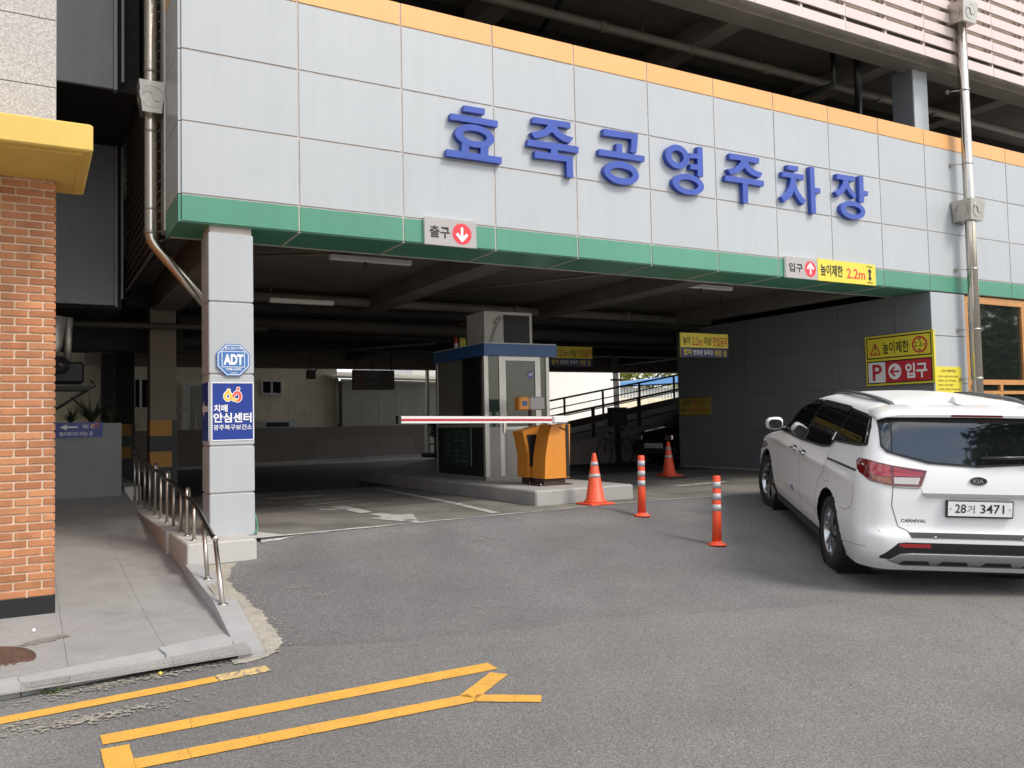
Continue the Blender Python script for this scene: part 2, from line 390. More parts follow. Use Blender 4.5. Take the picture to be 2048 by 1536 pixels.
# newer, darker asphalt laid on the ramp up to the garage; its front edge wanders
def front_y(x): return lerp_tab([(-.2, -2.9), (.55, -3.15), (2.3, -3.45), (6, -4.3), (10, -5.2), (16, -6.6)], x)+.06*noise1(x)
nxs = frange(.02, 16, 150)
b = MB(); nj = 30
for j in range(nj+1):
    for i, x in enumerate(nxs):
        y0 = front_y(x); y1 = edge_y(x)+.012*noise1(x, 4); t = j/nj
        y = y0+(y1-y0)*t; xx = x
        b.v.append((xx, y, gz(xx, y)+.001-(.004 if j == 0 else 0)))
for j in range(nj):
    for i in range(len(nxs)-1): b.face((j*len(nxs)+i, j*len(nxs)+i+1, (j+1)*len(nxs)+i+1, (j+1)*len(nxs)+i), True)
struct(b.build('asphalt_apron', 'asphalt_new'))
# sandy strip washed out along the granite kerb
GB = [(-3.22, -.10), (-3.17, .07), (-2.95, .235), (-2.4, .25), (-1.89, .21), (-1.65, .175), (-1.2, .20), (-.7, .33), (-.5, .42)]
b = MB()
for i in range(91):
    y = -3.22+2.72*i/90; xo = lerp_tab(GB, y)+.018*noise1(y, 6)+jit(.012); xi = -.16+.155*sstep(-3.12, -2.98, y)
    for k in range(4): x = xi+(xo-xi)*k/3; b.v.append((x, y+jit(.004)*(k == 3), gz(x, y)+.005-.003*(k == 3)))
    if i:
        for k in range(3): b.face(((i-1)*4+k, (i-1)*4+k+1, i*4+k+1, i*4+k), True)
for i in range(150):
    y = random.uniform(-3.2, -.7); x = lerp_tab(GB, y)+abs(random.gauss(0, .06)); r = random.uniform(.004, .016); n = 5
    b.add([(x+r*math.cos(1.2566*k)*random.uniform(.6, 1.3), y+r*math.sin(1.2566*k)*random.uniform(.6, 1.3), gz(x, y)+.0045) for k in range(n)], [tuple(range(n))])
struct(b.build('gravel_strip', 'road_sand'))
# worn patches
def blob(cx, cy, rx, ry, m, name='worn_patch', z=.006, n=44, rot=0):
    b = MB(); ps = []
    for k in range(n):
        t = 2*math.pi*k/n; q = 1+.28*noise1(k*.9+cx*7, 1)+.15*jit(1)
        u, v = rx*q*math.cos(t), ry*q*math.sin(t); x = cx+u*math.cos(rot)-v*math.sin(rot); y = cy+u*math.sin(rot)+v*math.cos(rot)
        ps.append((x, y, gz(x, y)+z))
    b.add(ps+[(cx, cy, gz(cx, cy)+z)], [(k, (k+1) % n, n) for k in range(n)]); return struct(b.build(name, m))
def scatter(name, m, spots, z=.0055):
    b = MB()
    for (cx, cy, sx, sy, n, r0, r1, rot) in spots:
        for _ in range(n):
            u, v = random.gauss(0, sx), random.gauss(0, sy); x, y = cx+u*math.cos(rot)-v*math.sin(rot), cy+u*math.sin(rot)+v*math.cos(rot); r = random.uniform(r0, r1)
            b.add([(x+r*math.cos(1.0472*k)*random.uniform(.5, 1.4), y+.7*r*math.sin(1.0472*k)*random.uniform(.5, 1.4), gz(x, y)+z) for k in range(6)], [tuple(range(6))])
    return struct(b.build(name, m))
scatter('sand_patch', 'road_sand', [(-1.0, -3.74, .20, .035, 380, .004, .016, .10), (-1.5, -3.66, .13, .03, 200, .004, .014, .1), (-.72, -3.22, .33, .035, 480, .004, .015, .13)])
scatter('paint_fleck', 'edge_mortar', [(.62, -1.76, .05, .02, 40, .004, .012, 0), (.78, -2.02, .06, .035, 60, .003, .012, 0), (.5, -1.7, .12, .25, 30, .003, .008, 0), (2.9, -.85, .11, .05, 90, .004, .015, 0)])
scatter('road_debris', 'tar', [(3.0, -4.6, 3.0, 1.4, 130, .003, .010, 0), (4.0, -2.4, 2.0, 1.0, 60, .003, .010, 0), (0, -5.0, 1.2, .6, 50, .002, .006, 0)], .0045)
# one wandering crack by the van
b = MB(); cp = [(5.75, -4.38), (5.55, -4.55), (5.45, -4.8), (5.22, -5.0), (5.0, -5.3), (4.55, -5.5)]
for (p, q) in zip(cp[:-1], cp[1:]):
    k = 9
    for i in range(k):
        if random.random() < .75:
            f = lambda t: (p[0]+(q[0]-p[0])*t+jit(.012), p[1]+(q[1]-p[1])*t+jit(.012))
            (xa, ya), (xb, yb) = f(i/k), f((i+1)/k); w = .003
            b.add([(xa-w, ya, gz(xa, ya)+.0045), (xb-w, yb, gz(xb, yb)+.0045), (xb+w, yb, gz(xb, yb)+.0045), (xa+w, ya, gz(xa, ya)+.0045)], [(0, 1, 2, 3)])
struct(b.build('road_crack', 'tar'))

# garage floor: one slab from the apron edge to the back, with a raised rear lane
xs = frange(.0, 1, 4)+frange(1.5, 12, 24)+frange(13, 24, 8)
b = MB(); n = len(xs); ys2 = [None]+frange(.6, 3, 8)+frange(4, 34, 20)
for y in ys2:
    for x in xs: b.v.append((x, edge_y(x)-.02 if y is None else y, .0))
for j in range(len(ys2)-1):
    for i in range(n-1): b.face((j*n+i, j*n+i+1, (j+1)*n+i+1, (j+1)*n+i))
floor = struct(b.build('garage_floor', 'garage_floor'))
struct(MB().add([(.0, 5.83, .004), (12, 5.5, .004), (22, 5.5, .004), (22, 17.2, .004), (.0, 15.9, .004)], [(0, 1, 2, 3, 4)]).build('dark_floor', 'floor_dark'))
b = MB(); px = frange(.72, 12, 130)
for x in px:
    w = .022+.014*noise1(x, 3)+jit(.006); y = edge_y(x)+.015*noise1(x, 5)
    b.v += [(x, y-w, gz(x, y-w)+.006), (x, y+w*1.3, .006)]
for i in range(len(px)-1): b.face((2*i, 2*i+2, 2*i+3, 2*i+1))
struct(b.build('floor_edge_joint', 'edge_mortar'))
def mark(name, polys, m, zf, z=.006):
    b = MB()
    for pl in polys: b.add([(x, y, zf(x, y)+z) for x, y in pl], [tuple(range(len(pl)))])
    return struct(b.build(name, m))
flat = lambda x, y: 0
# worn white arrow, lane line and lettering on the garage floor
mark('floor_arrow', [[(2.5, -.08), (2.86, .98), (2.66, .90), (2.56, 1.28), (2.38, 1.22), (2.42, .86), (2.20, .80)], [(2.52, 1.45), (2.34, 1.42), (2.30, 2.5), (2.52, 2.6)], [(2.3, 1.95), (2.05, 2.2), (2.1, 2.35), (2.3, 2.2)], [(2.1, 3.0), (3.0, 3.1), (3.0, 3.3), (2.1, 3.2)], [(2.2, 3.6), (3.0, 3.7), (3.0, 3.9), (2.2, 3.8)], [(1.9, 4.4), (2.9, 4.5), (2.9, 4.75), (1.9, 4.6)]], 'white_worn', flat)
mark('floor_lane_line', [[(3.62, .3), (3.74, .3), (3.92, 1.8), (3.79, 1.8)], [(3.80, 1.9), (3.93, 1.9), (4.1, 5.4), (3.98, 5.4)], [(.9, 5.75), (4.0, 5.5), (4.0, 5.56), (.9, 5.81)], [(1.05, 2.7), (1.25, 2.62), (1.45, 4.2), (1.22, 4.3)],
    [(8.0, 1.9), (9.3, 2.1), (9.3, 2.3), (8.0, 2.15)], [(8.6, 3.0), (9.9, 3.1), (9.9, 3.25), (8.6, 3.15)], [(9.9, .95), (10.9, .95), (10.9, 1.25), (9.9, 1.2)]], 'white_worn', flat)
# yellow lines on the road, in pieces with cracks
def strip(p, q, w, m='yellow_paint', name='road_line', cuts=()):
    p, q = Vector(p), Vector(q); d = (q-p).normalized(); nrm = Vector((-d.y, d.x)); Ln = (q-p).length; b = MB()
    stops = sorted([0]+[c*Ln for c in cuts]+[Ln])
    zig = [[jit(.012), jit(.012), jit(.012)] for _ in stops]; zig[0] = [jit(.004)]*3; zig[-1] = [jit(.004)]*3
    for si, (a, c) in enumerate(zip(stops[:-1], stops[1:])):
        k = max(2, int((c-a)/.06)); g = .0009; o = len(b.v)
        for i in range(k+1):
            for q, sd in enumerate((-.5, 0, .5)):
                s = a+g+(c-a-2*g)*i/k+(zig[si][q] if i == 0 else zig[si+1][q] if i == k else 0)
                e = p+d*s+nrm*(sd*w+jit(.0025)*(sd != 0)); b.v.append((e.x, e.y, gz(e.x, e.y)+.0015))
        for i in range(k):
            for q in (0, 1): b.face((o+3*i+q, o+3*i+3+q, o+3*i+4+q, o+3*i+1+q))
    return struct(b.build(name, m))
strip((-3.2, -3.72), (-.305, -3.43), .105, cuts=(.35, .9), name='edge_line')
strip((-.30, -3.425), (.02, -3.385), .12, 'yellow_worn', 'worn_edge_line')
strip((-.99, -4.07), (1.31, -4.02), .14, cuts=(.19, .42, .52, .78))
strip((-.87, -4.475), (.93, -4.485), .135, cuts=(.13, .33, .47, .72))
strip((-.935, -4.80), (-.935, -4.19), .13, cuts=(.45,))
strip((.90, -4.47), (1.27, -4.17), .12, cuts=(.5,)); strip((.93, -4.50), (1.25, -4.71), .12, cuts=(.6,))
# ------------------------------------------------------------------ left footway, kerb, granite steps
SP = [(-3.4, -.352), (-2.2, -.346), (-.9, -.30), (.63, -.20), (2.0, -.10), (3.5, .03), (5.4, .19), (16, .25)]
def sz(y): return sum(lerp_tab(SP, y+d) for d in (-.2, 0, .2))/3
side = struct(sheet('footway', [-9, -5, -3, -1.5, -.02], frange(-3.30, 14, 60), lambda x, y: sz(y)-.03, 'paving_joint', lambda x, y, i, j, nx, ny: (x, y+(.15*min(1, max(0, (x+2.2)/2.2)) if j == 0 else 0))))
cols = [-2.95, -2.35, -1.72, -1.10, -.52, -.03]; rows = [-3.0, -2.62, -2.05, -1.45, -.85, -.25, .4, 1.05, 1.7, 2.4, 3.1, 3.8, 4.6, 5.4]
for ci, (xa, xb) in enumerate(zip(cols[:-1], cols[1:])):
    sh = (0, .1, .03, .2, .0)[ci]
    for ya, yb in zip(rows[:-1], rows[1:]):
        ya += sh if ya > -3 else 0; yb += sh; g = .0011; dz = jit(.0015); b = MB()
        k = 3; o = 0
        y0k = ya+g if ya > -3 else -3.26+.13*(xa+3)/2.97
        y0l = ya+g if ya > -3 else -3.26+.13*(xb+3)/2.97
        top = []; 
        for i in range(k+1):
            for x, y0 in ((xa+g, y0k), (xb-g, y0l)):
                y = y0+(yb-g-y0)*i/k; b.v.append((x, y, sz(y)+dz))
        for i in range(k): b.face((2*i, 2*i+1, 2*i+3, 2*i+2))
        o = len(b.v); b.v += [(b.v[i][0], b.v[i][1], b.v[i][2]-.028) for i in range(o)]
        for i in range(k): b.face((2*i, 2*i+2, o+2*i+2, o+2*i)); b.face((2*i+1, o+2*i+1, o+2*i+3, 2*i+3))
        b.face((0, o, o+1, 1)); b.face((2*k, 2*k+1, o+2*k+1, o+2*k))
        b.build('paving_slab', 'paving', side)
# kerb stones
kerb = struct(MB().box(-9, -3.9, -.7, -3.2, -3.4, -.6).build('kerb', 'granite'))
ks = [(-3.3, -3.42), (-2.3, -3.33), (-1.35, -3.20), (-.55, -3.07), (-.115, -2.98)]
for i, ((xa, ya), (xb, yb)) in enumerate(zip(ks[:-1], ks[1:])):
    d = Vector((xb-xa, yb-ya)).normalized(); nn = Vector((-d.y, d.x)); g = .004; w = .15
    za, zb = gz(xa, ya)+.065+.018*(i == 3), gz(xb, yb)+.07+.02*(i == 3)
    A, B_ = Vector((xa, ya))+d*g, Vector((xb, yb))-d*g
    MB().hexa([(A.x, A.y, za-.3), (B_.x, B_.y, zb-.3), (B_.x+nn.x*w, B_.y+nn.y*w, zb-.3), (A.x+nn.x*w, A.y+nn.y*w, za-.3), (A.x-.0, A.y+.012, za), (B_.x, B_.y+.012, zb), (B_.x+nn.x*w, B_.y+nn.y*w, zb+.012), (A.x+nn.x*w, A.y+nn.y*w, za+.012)]).build('kerb_stone', 'granite', kerb)
# plinth, low wall and stepped granite copings beside the ramp
lw = thing('retaining_wall', 'low pale plastered retaining wall with granite copings beside the sloping footway', 'wall', (.1, 1, 0))
MB().box(-.025, -.46, -.55, .62, .7, .03, .012).build('plinth', 'plaster', lw)
MB().box(-.055, .701, -.55, .20, 5.4, .035, .008).build('wall_body', 'plaster', lw)
MB().box(-.04, 5.41, -.5, .20, 13.0, .25).build('wall_body', 'plaster', lw)
MB().hexa([(-.05, -1.90, -.62), (.12, -1.90, -.62), (.16, -.47, -.6), (-.04, -.47, -.6), (-.05, -1.90, -.245), (.115, -1.90, -.255), (.155, -.47, -.165), (-.04, -.47, -.155)]).build('granite_coping', 'granite', lw)
MB().hexa([(-.115, -3.13, -.7), (.055, -3.13, -.7), (.125, -1.91, -.65), (-.05, -1.91, -.65), (-.115, -3.13, -.365), (.055, -3.13, -.375), (.125, -1.91, -.255), (-.05, -1.91, -.245)]).build('granite_coping', 'granite', lw)
# handrail
hr = thing('handrail', 'low stainless steel handrail along the ramp, dark tube on short posts', 'handrail', (.05, 1, 0))
rl = [(.08, 5.3, .80), (.08, 3.8, .69), (.08, 3.1, .63), (.08, 1.03, .505), (.08, -.10, .40), (.07, -.54, .345), (.055, -1.0, .265), (.03, -1.45, .205), (.025, -1.60, .20)]
MB().tube(rl, .021, 12).build('rail', 'rail_dark', hr)
MB().lathe([(.0, -.006), (.022, -.004), (.025, .0), (.02, .006)], 14, (.024, -1.606, .20), 'y').build('rail_end', 'steel_brushed', hr)
def railz(y):
    t = sorted((p[1], p[2]) for p in rl); return lerp_tab(t, y)
for i, y in enumerate([5.15, 4.55, 3.85, 3.3, 2.72, 2.2, 1.66, 1.15, .62, .22, -.2]):
    hoop = i in (4, 6, 9); zb = .03 if y < 5.4 else .25; zt = railz(y)-.012
    if hoop: pts = [(.08, y, zb), (.08, y, zt+.05), (.085, y+.03, zt+.085), (.10, y+.06, zt+.09), (.115, y+.08, zt+.05), (.115, y+.08, zt-.06)]
    else: pts = [(.08, y, zb), (.08, y, zt)]
    b = MB().tube(pts, .0165, 10); b.lathe([(.034, 0), (.034, .008), (.018, .016)], 14, (.08, y, zb)); b.build('post', 'steel_brushed', hr)
for (x0, y0, z0, x1, y1, z1) in ((.045, -1.12, -.205, .045, -.93, .265), (.0, -2.02, -.262, .028, -1.57, .19)):
    b = MB().tube([(x0, y0, z0), (x1, y1, z1)], .019, 12); b.lathe([(.042, 0), (.042, .01), (.02, .02)], 16, (x0, y0, z0-.004)); b.build('post', 'steel_brushed', hr)
mh = thing('manhole_cover', 'round rusty iron manhole cover set in the footway', 'manhole cover', (-1.50, -2.55, sz(-2.55)))
zc = sz(-2.55); b = MB()
b.lathe([(.29, -.02), (.29, .004), (.255, .006), (.25, .002)], 40); b.v = [(x-1.56, y-2.56, z+zc+.006+(y)*.10) for x, y, z in b.v]; b.build('frame', 'iron', mh)
b = MB()
b.lathe([(.248, -.01), (.248, .004)], 40)
for i in range(-5, 6):
    for j in range(-5, 6):
        if i*i+j*j < 26: b.box(i*.042-.014, j*.042-.014, .003, i*.042+.014, j*.042+.014, .008)
b.v = [(x-1.56, y-2.56, z+zc+.006+y*.10) for x, y, z in b.v]; b.build('lid', 'iron', mh)
for (x, y, r, lab, m) in ((-1.28, -1.83, .014, 'small white crumpled paper ball in front of the brick pillar', 'paper'), (-.60, -3.20, .012, 'tiny scrap of yellow litter in the gutter below the kerb', 'sign_yellow')):
    b = MB(); 
    for k in range(6): b.lathe([(0, -r), (r*.8, -r*.5), (r, 0), (r*.75, r*.6), (0, r)], 7)
    b.v = [(vx*(1+jit(.15)), vy*(1+jit(.15)), vz*(1+jit(.15))) for vx, vy, vz in b.v]
    zz = (sz(y) if y > -3 else gz(x, y)); b.v = [(vx+x, vy+y, vz+zz+r*.9) for vx, vy, vz in b.v]
    tag(b.build('litter', m), lab, 'litter')
b = MB()
for k in range(20):
    a = random.random()*6.28; l = .015+random.random()*.03; c, s_ = math.cos(a), math.sin(a); x0, y0 = -1.20+jit(.03), -3.23+jit(.015); z0 = gz(x0, y0)
    b.add([(x0-s_*.003, y0+c*.003, z0), (x0+s_*.003, y0-c*.003, z0), (x0+c*l*.7, y0+s_*l*.7, z0+l*.8), (x0+c*l*1.2, y0+s_*l*1.2, z0+l*.5)], [(0, 1, 2), (1, 3, 2)])
w = thing('weed', 'small green weed growing at the foot of the kerb', 'weed', (-1.2, -3.23, gz(-1.2, -3.23))); b.build('leaves', 'leaf', w)
b = MB()
for k in range(36):
    t = .1745*k; q = 1+.3*noise1(k*.7)+.1*jit(1); x = -1.22+.13*q*math.cos(t)+.06*math.sin(t); y = -2.13+.085*q*math.sin(t)+.03*math.cos(t); b.v.append((x, y, sz(y)+.0045))
b.face(tuple(range(36))); struct(b.build('water_stain', 'paving_stain'))
struct(MB().add([(.64, -.20, .004), (1.02, -.17, .004), (.74, .42, .006), (.64, .44, .006)], [(0, 1, 2, 3)]).build('concrete_pad', 'plaster'))
hs = thing('garden_hose', 'thin green hose hanging by the foot of the pillar', 'hose', (.735, .2, .0)); MB().tube([(.73, .10, .22), (.745, .09, .14), (.75, .08, .06), (.735, .06, .012), (.70, .0, .042)], .008, 8).build('tube', 'green', hs)
# ------------------------------------------------------------------ the multi-storey car park
G = thing('parking_garage', 'multi storey car park with pale grey panels, green and orange bands, pink louvres', 'building', (6, 2, 0))
CX = [1.2*k for k in range(16)]; RZ = [3.482, 4.23, 4.973, 5.719]
def panel(x0, x1, z0, z1, m, name='wall_panel', y=0, t=.03, g=.009):
    dy = jit(.0015)
    return MB().box(x0+g, y+dy, z0+g, x1-g, y+.0075, z1-g, .0025).build(name, m, G)
for a, c in zip(CX[:-1], CX[1:]):
    for z0, z1 in zip(RZ[:-1], RZ[1:]): panel(a, c, z0, z1, 'panel')
    panel(a, c, 5.719, 6.0, 'orange', 'orange_panel'); panel(a, c, 3.2, 3.482, 'green', 'green_panel')
    if c <= 12.01:
        MB().box(a+.007, .012, 3.197, c-.007, .77, 3.2035).build('soffit_panel', 'green', G)
for a in CX[1:10]: MB().box(a-.011, .006, 3.190, a+.011, .77, 3.1968).build('soffit_joint', 'panel_joint', G)
MB().box(.012, .0085, 3.208, 18, .22, 5.99).build('parapet_wall', 'panel_joint', G)
MB().box(.04, .225, 3.2045, 12.0, .772, 3.2075).build('soffit_backing', 'panel_joint', G)
MB().box(.04, .23, 3.21, 12.0, .80, 3.46).build('lintel_beam', 'concrete_shaded', G)
MB().box(.0, .774, 3.19, 12.0, .80, 3.204).build('soffit_trim', 'alu', G)
# return of the parapet on the left
for z0, z1 in zip(RZ[:-1], RZ[1:]): MB().box(-.022, .02, z0+.005, .008, .93, z1-.005).build('wall_panel', 'panel', G)
MB().box(-.022, .02, 5.724, .008, .93, 6.0).build('orange_panel', 'orange', G); MB().box(-.022, .02, 3.2, .008, .93, 3.477).build('green_panel', 'green', G)
MB().box(-.035, .935, 3.30, .03, 1.20, 7.9).build('corner_trim', 'alu', G)
MB().box(.012, .225, 3.46, .05, .93, 5.99).build('parapet_wall', 'panel_joint', G)
# floors, beams
MB().box(-.02, .81, 3.46, 22, 5.69, 3.80).build('ceiling_slab', 'ceiling_lit', G)
MB().box(-.02, 5.70, 3.46, 22, 17.5, 3.80).build('ceiling_slab', 'concrete_shaded', G)
MB().box(-.02, .26, 7.62, 22, 17.5, 7.95).build('ceiling_slab', 'ceiling_lit', G)
MB().box(-.02, .26, 12.0, 22, 17.5, 12.2).build('roof', 'concrete', G)
MB().box(-.0, .03, 7.64, 21.9, .25, 12.0).build('upper_wall', 'upper_cream', G)
MB().box(.0, 16.9, 3.81, 22, 17.2, 12.0).build('rear_blocker', 'concrete_shaded', G)  # unseen back wall added to keep the upper floors dark
MB().box(.1, 5.4, 3.81, 22, 5.6, 7.6).build('inner_blocker', 'concrete_shaded', G)  # added wall closing off the upper floor behind to keep it dark
for y0, zb in ((5.7, 3.12), (11.6, 3.05), (17.0, 2.96)): MB().box(.0, y0, zb, 22, y0+.45, 3.459).build('beam', 'concrete_shaded' if y0 < 17 else 'concrete_brown', G)
for x0 in (.4, 3.9, 7.4, 10.9, 14.4, 17.9):
    MB().box(x0, .811, 3.2 if x0 > 1 else 3.05, x0+.4, 5.69, 3.455).build('beam', 'ceiling_lit', G); MB().box(x0, 6.16, 3.2, x0+.4, 16.99, 3.455).build('beam', 'concrete_shaded', G)
MB().box(-.02, .14, 7.22, 20, .52, 7.615).build('edge_beam', 'beam_edge', G)
for x0 in (4.6, 8.2, 11.85, 15.4): MB().box(x0, .525, 7.30, x0+.35, 5.39, 7.618).build('beam', 'concrete_brown', G)
MB().box(-.0, 2.7, 7.35, 20, 3.0, 7.617).build('beam', 'concrete_shaded', G)
# columns
c0 = MB().box(.285, .065, 0, .705, .44, 3.2).build('entrance_column', 'panel_joint', G)
for z0, z1 in ((.0, .447), (.452, .93), (.935, 1.665), (1.67, 2.41), (2.415, 3.13)):
    MB().box(.27, .05, z0+.004, .72, .45, z1-.004, .008).build('column_panel', 'panel', c0)
for y0, yl, m in ((6.0, 6.4, 'concrete_brown'), (12.0, 12.4, 'concrete_shaded'), (16.2, 16.6, 'concrete_shaded')):
    x0 = .40 if y0 < 10 else .36
    c = MB().box(x0, y0, 0, x0+.40, yl, 3.46).build('column', m, G)
    for k in range(5):
        z0 = -.0+.255*k; MB().box(x0-.006, y0-.006, z0+.001, x0+.33, yl+.006, z0+.254).build('warning_stripe', 'stripe_orange' if k % 2 == 0 else 'black', c) if k else MB().box(x0-.006, y0-.006, .001, x0+.33, yl+.006, .254).build('warning_stripe', 'black', c)
    MB().box(x0+.332, y0-.012, 0, x0+.412, yl, 1.275).build('corner_guard', 'black', c)
for x0, y0 in ((17.5, 12.0),): MB().box(x0, y0, 0, x0+.5, y0+.4, 3.46).build('column', 'concrete_shaded', G)
c = MB().box(12.275, .36, 6.01, 12.66, .76, 7.3).build('upper_column', 'panel_shaded', G)  # left face coloured darker to paint in its shade
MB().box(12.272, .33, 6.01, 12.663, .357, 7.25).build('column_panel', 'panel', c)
# right-hand wall of the drive-in, with its panel joints
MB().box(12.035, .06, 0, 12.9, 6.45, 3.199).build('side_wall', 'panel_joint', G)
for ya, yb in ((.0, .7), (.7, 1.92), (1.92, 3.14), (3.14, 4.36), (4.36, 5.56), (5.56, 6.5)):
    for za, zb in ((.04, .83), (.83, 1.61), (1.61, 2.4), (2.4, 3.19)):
        MB().box(12.0, ya+.005, za+.005, 12.03, yb-.005, zb-.005).build('side_panel', 'panel_shaded', G)
MB().box(12.0, 6.505, 0, 12.9, 6.53, 3.199).build('side_panel', 'panel_shaded', G)
for za, zb in ((.0, .80), (.80, 1.62), (1.62, 2.44), (2.44, 3.19)):
    MB().box(12.005, -.0, za+.005, 12.95, .03, zb-.005, .004).build('wall_panel', 'panel', G)
MB().box(12.96, .14, -.05, 18, .3, 3.195).build('office_wall', 'panel', G)
MB().box(12.95, 1.8, 0, 18, 6.5, 3.4).build('office_back', 'concrete_shaded', G)
MB().box(21, 6.6, 0, 21.2, 17, 3.46).build('side_wall', 'concrete_shaded', G)
# timber shop window in the right bay
W_ = MB().box(13.0, .05, 1.44, 17.9, .13, 1.50).build('window', 'wood', G)
b = MB()
for (xa, za, xb, zb) in ((13.0, 3.06, 17.9, 3.18), (13.0, 1.50, 13.1, 3.06), (13.1, 1.61, 17.9, 1.70), (14.75, 1.70, 14.87, 3.06), (16.6, 1.70, 16.72, 3.06), (13.98, 1.50, 14.06, 1.61), (15.5, 1.5, 15.58, 1.61)):
    b.box(xa, .04, za, xb, .125, zb)
b.build('window_frame', 'wood', W_)
for xa, xb, za, zb in ((13.1, 14.75, 1.70, 3.06), (14.87, 16.6, 1.70, 3.06), (16.72, 17.9, 1.7, 3.06), (13.1, 13.98, 1.50, 1.61), (14.06, 15.5, 1.50, 1.61)):
    MB().box(xa, .08, za, xb, .088, zb).build('window_pane', 'glass_dark', W_)
b = MB(); b.box(13.0, .045, .5, 17.9, .13, .56); 
for xa in (13.0, 13.98, 15.5, 17.0): b.box(xa, .046, .56, xa+.08, .13, 1.44)
b.build('window_frame', 'wood', W_)
MB().box(13.05, .09, .55, 17.85, .1, 1.44).build('window_pane', 'glass_dark', W_)
# pink horizontal louvres on the upper floor
proto = None
for k in range(10):
    for s in range(10):
        z0 = 7.245+.24*k; x0 = -.1+2.0*s+.1
        if proto is None: proto = MB().box(.004, -.10, 0, 1.996, -.075, .165, .003).build('louvre_slat', 'louvre_pink', G)
        o = proto if (k == 0 and s == 0) else proto.copy()
        if o is not proto: COL.objects.link(o)
        o.name = 'louvre_slat'; o.location = (x0, 0, z0)
pp = None
for k in range(21):
    if pp is None: pp = MB().box(-.022, -.073, 7.262, .022, -.02, 9.7).build('louvre_post', 'louvre_pink', G)
    o = pp if k == 0 else pp.copy()
    if k: COL.objects.link(o)
    o.name = 'louvre_post'; o.location = (k+.02, 0, 0)
b = MB()
for k in range(21):
    for j in range(10):
        for dz in (.05, .12): b.lathe([(.0065, -.103), (.0065, -.099)], 6, (k+.02+(.035 if k % 2 == 0 else 0), 0, 7.245+.24*j+dz), 'y', False)
stuff(b.build('rivet', 'alu', G))
# dark louvres and grey link block on the left flank
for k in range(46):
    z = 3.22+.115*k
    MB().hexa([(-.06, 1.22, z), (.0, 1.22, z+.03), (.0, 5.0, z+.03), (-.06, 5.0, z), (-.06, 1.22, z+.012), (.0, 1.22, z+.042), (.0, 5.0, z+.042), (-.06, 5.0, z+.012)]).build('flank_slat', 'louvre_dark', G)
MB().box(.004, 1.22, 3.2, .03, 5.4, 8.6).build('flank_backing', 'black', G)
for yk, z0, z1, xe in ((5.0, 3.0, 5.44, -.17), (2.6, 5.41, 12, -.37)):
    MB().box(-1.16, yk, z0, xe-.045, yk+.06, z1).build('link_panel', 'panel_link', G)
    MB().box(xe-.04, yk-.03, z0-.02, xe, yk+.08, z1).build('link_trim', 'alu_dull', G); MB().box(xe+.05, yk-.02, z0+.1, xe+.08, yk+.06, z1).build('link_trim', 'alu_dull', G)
MB().box(-1.16, 5.1, 2.95, -.1, 13, 5.40).build('link_block', 'concrete_shaded', G)
MB().box(-1.16, 2.7, 5.42, -.10, 13, 12).build('link_block', 'concrete_shaded', G)  # brought forward over the alley to cut its light from above
for y0 in (5.6, 8.0): MB().tube([(-2.4, y0, 2.75), (2.2, y0, 2.80)], .12 if y0 > 6 else .05, 12).build('pipe', 'pipe_shaded', G)
MB().box(-2.6, 6.6, 2.45, 1.0, 6.9, 2.94).build('beam', 'concrete_shaded', G)
# pipes under the ceilings
def hangers(b, pts, z1):
    for p in pts: b.tube([p, (p[0], p[1], z1)], .008, 6)
b = MB().tube([(.9, 5.3, 3.30), (11.9, 5.3, 3.28)], .085, 12)
for x in (1.6, 4.2, 6.9, 9.6): b.lathe([(.1, -.05), (.1, .05)], 12, (x, 5.3, 3.295), 'x')
hangers(b, [(2.2, 5.3, 3.35), (4.9, 5.3, 3.35), (7.6, 5.3, 3.35)], 3.46); b.build('pipe', 'pipe_grey', G)
b = MB().tube([(.9, 6.6, 3.02), (11.9, 6.6, 3.0)], .13, 12); b.build('pipe', 'pipe_shaded', G)
b = MB().tube([(.9, 9.2, 3.12), (20, 9.2, 3.10)], .07, 10); b.build('pipe', 'pipe_shaded', G)
for pts, r in (([(.95, 2.4, 3.36), (3.6, .95, 3.36)], .022), ([(4.6, 4.4, 3.36), (6.8, .95, 3.36), (7.6, .82, 3.3)], .024), ([(.8, .84, 3.33), (11.9, .84, 3.34)], .012), ([(2.9, 14.5, 2.98), (7.4, 10.2, 3.12)], .03)):
    MB().tube(pts, r, 8).build('conduit', 'pipe_grey', G)
b = MB().tube([(.2, 1.55, 7.22), (20, 1.5, 7.24)], .075, 12)
for x in (3.2, 6.4, 8.2, 9.9, 12.9, 14.6): b.lathe([(.09, -.05), (.09, .05)], 12, (x, 1.53, 7.23), 'x')
hangers(b, [(3.6, 1.54, 7.28), (7.2, 1.53, 7.28), (9.8, 1.52, 7.28), (14.0, 1.51, 7.28)], 7.62)
b.build('pipe', 'pipe_grey', G)
MB().tube([(11.4, .8, 7.6), (11.4, .8, 6.85), (13.6, 2.5, 6.8)], .06, 10).build('pipe', 'black', G); MB().tube([(5.3, .6, 7.3), (5.75, 2.4, 7.3)], .04, 8).build('pipe', 'black', G)
b = MB().tube([(10.9, .9, 7.5), (10.9, .9, 6.9), (10.7, 2.0, 6.9)], .05, 10); b.build('pipe', 'black', G)
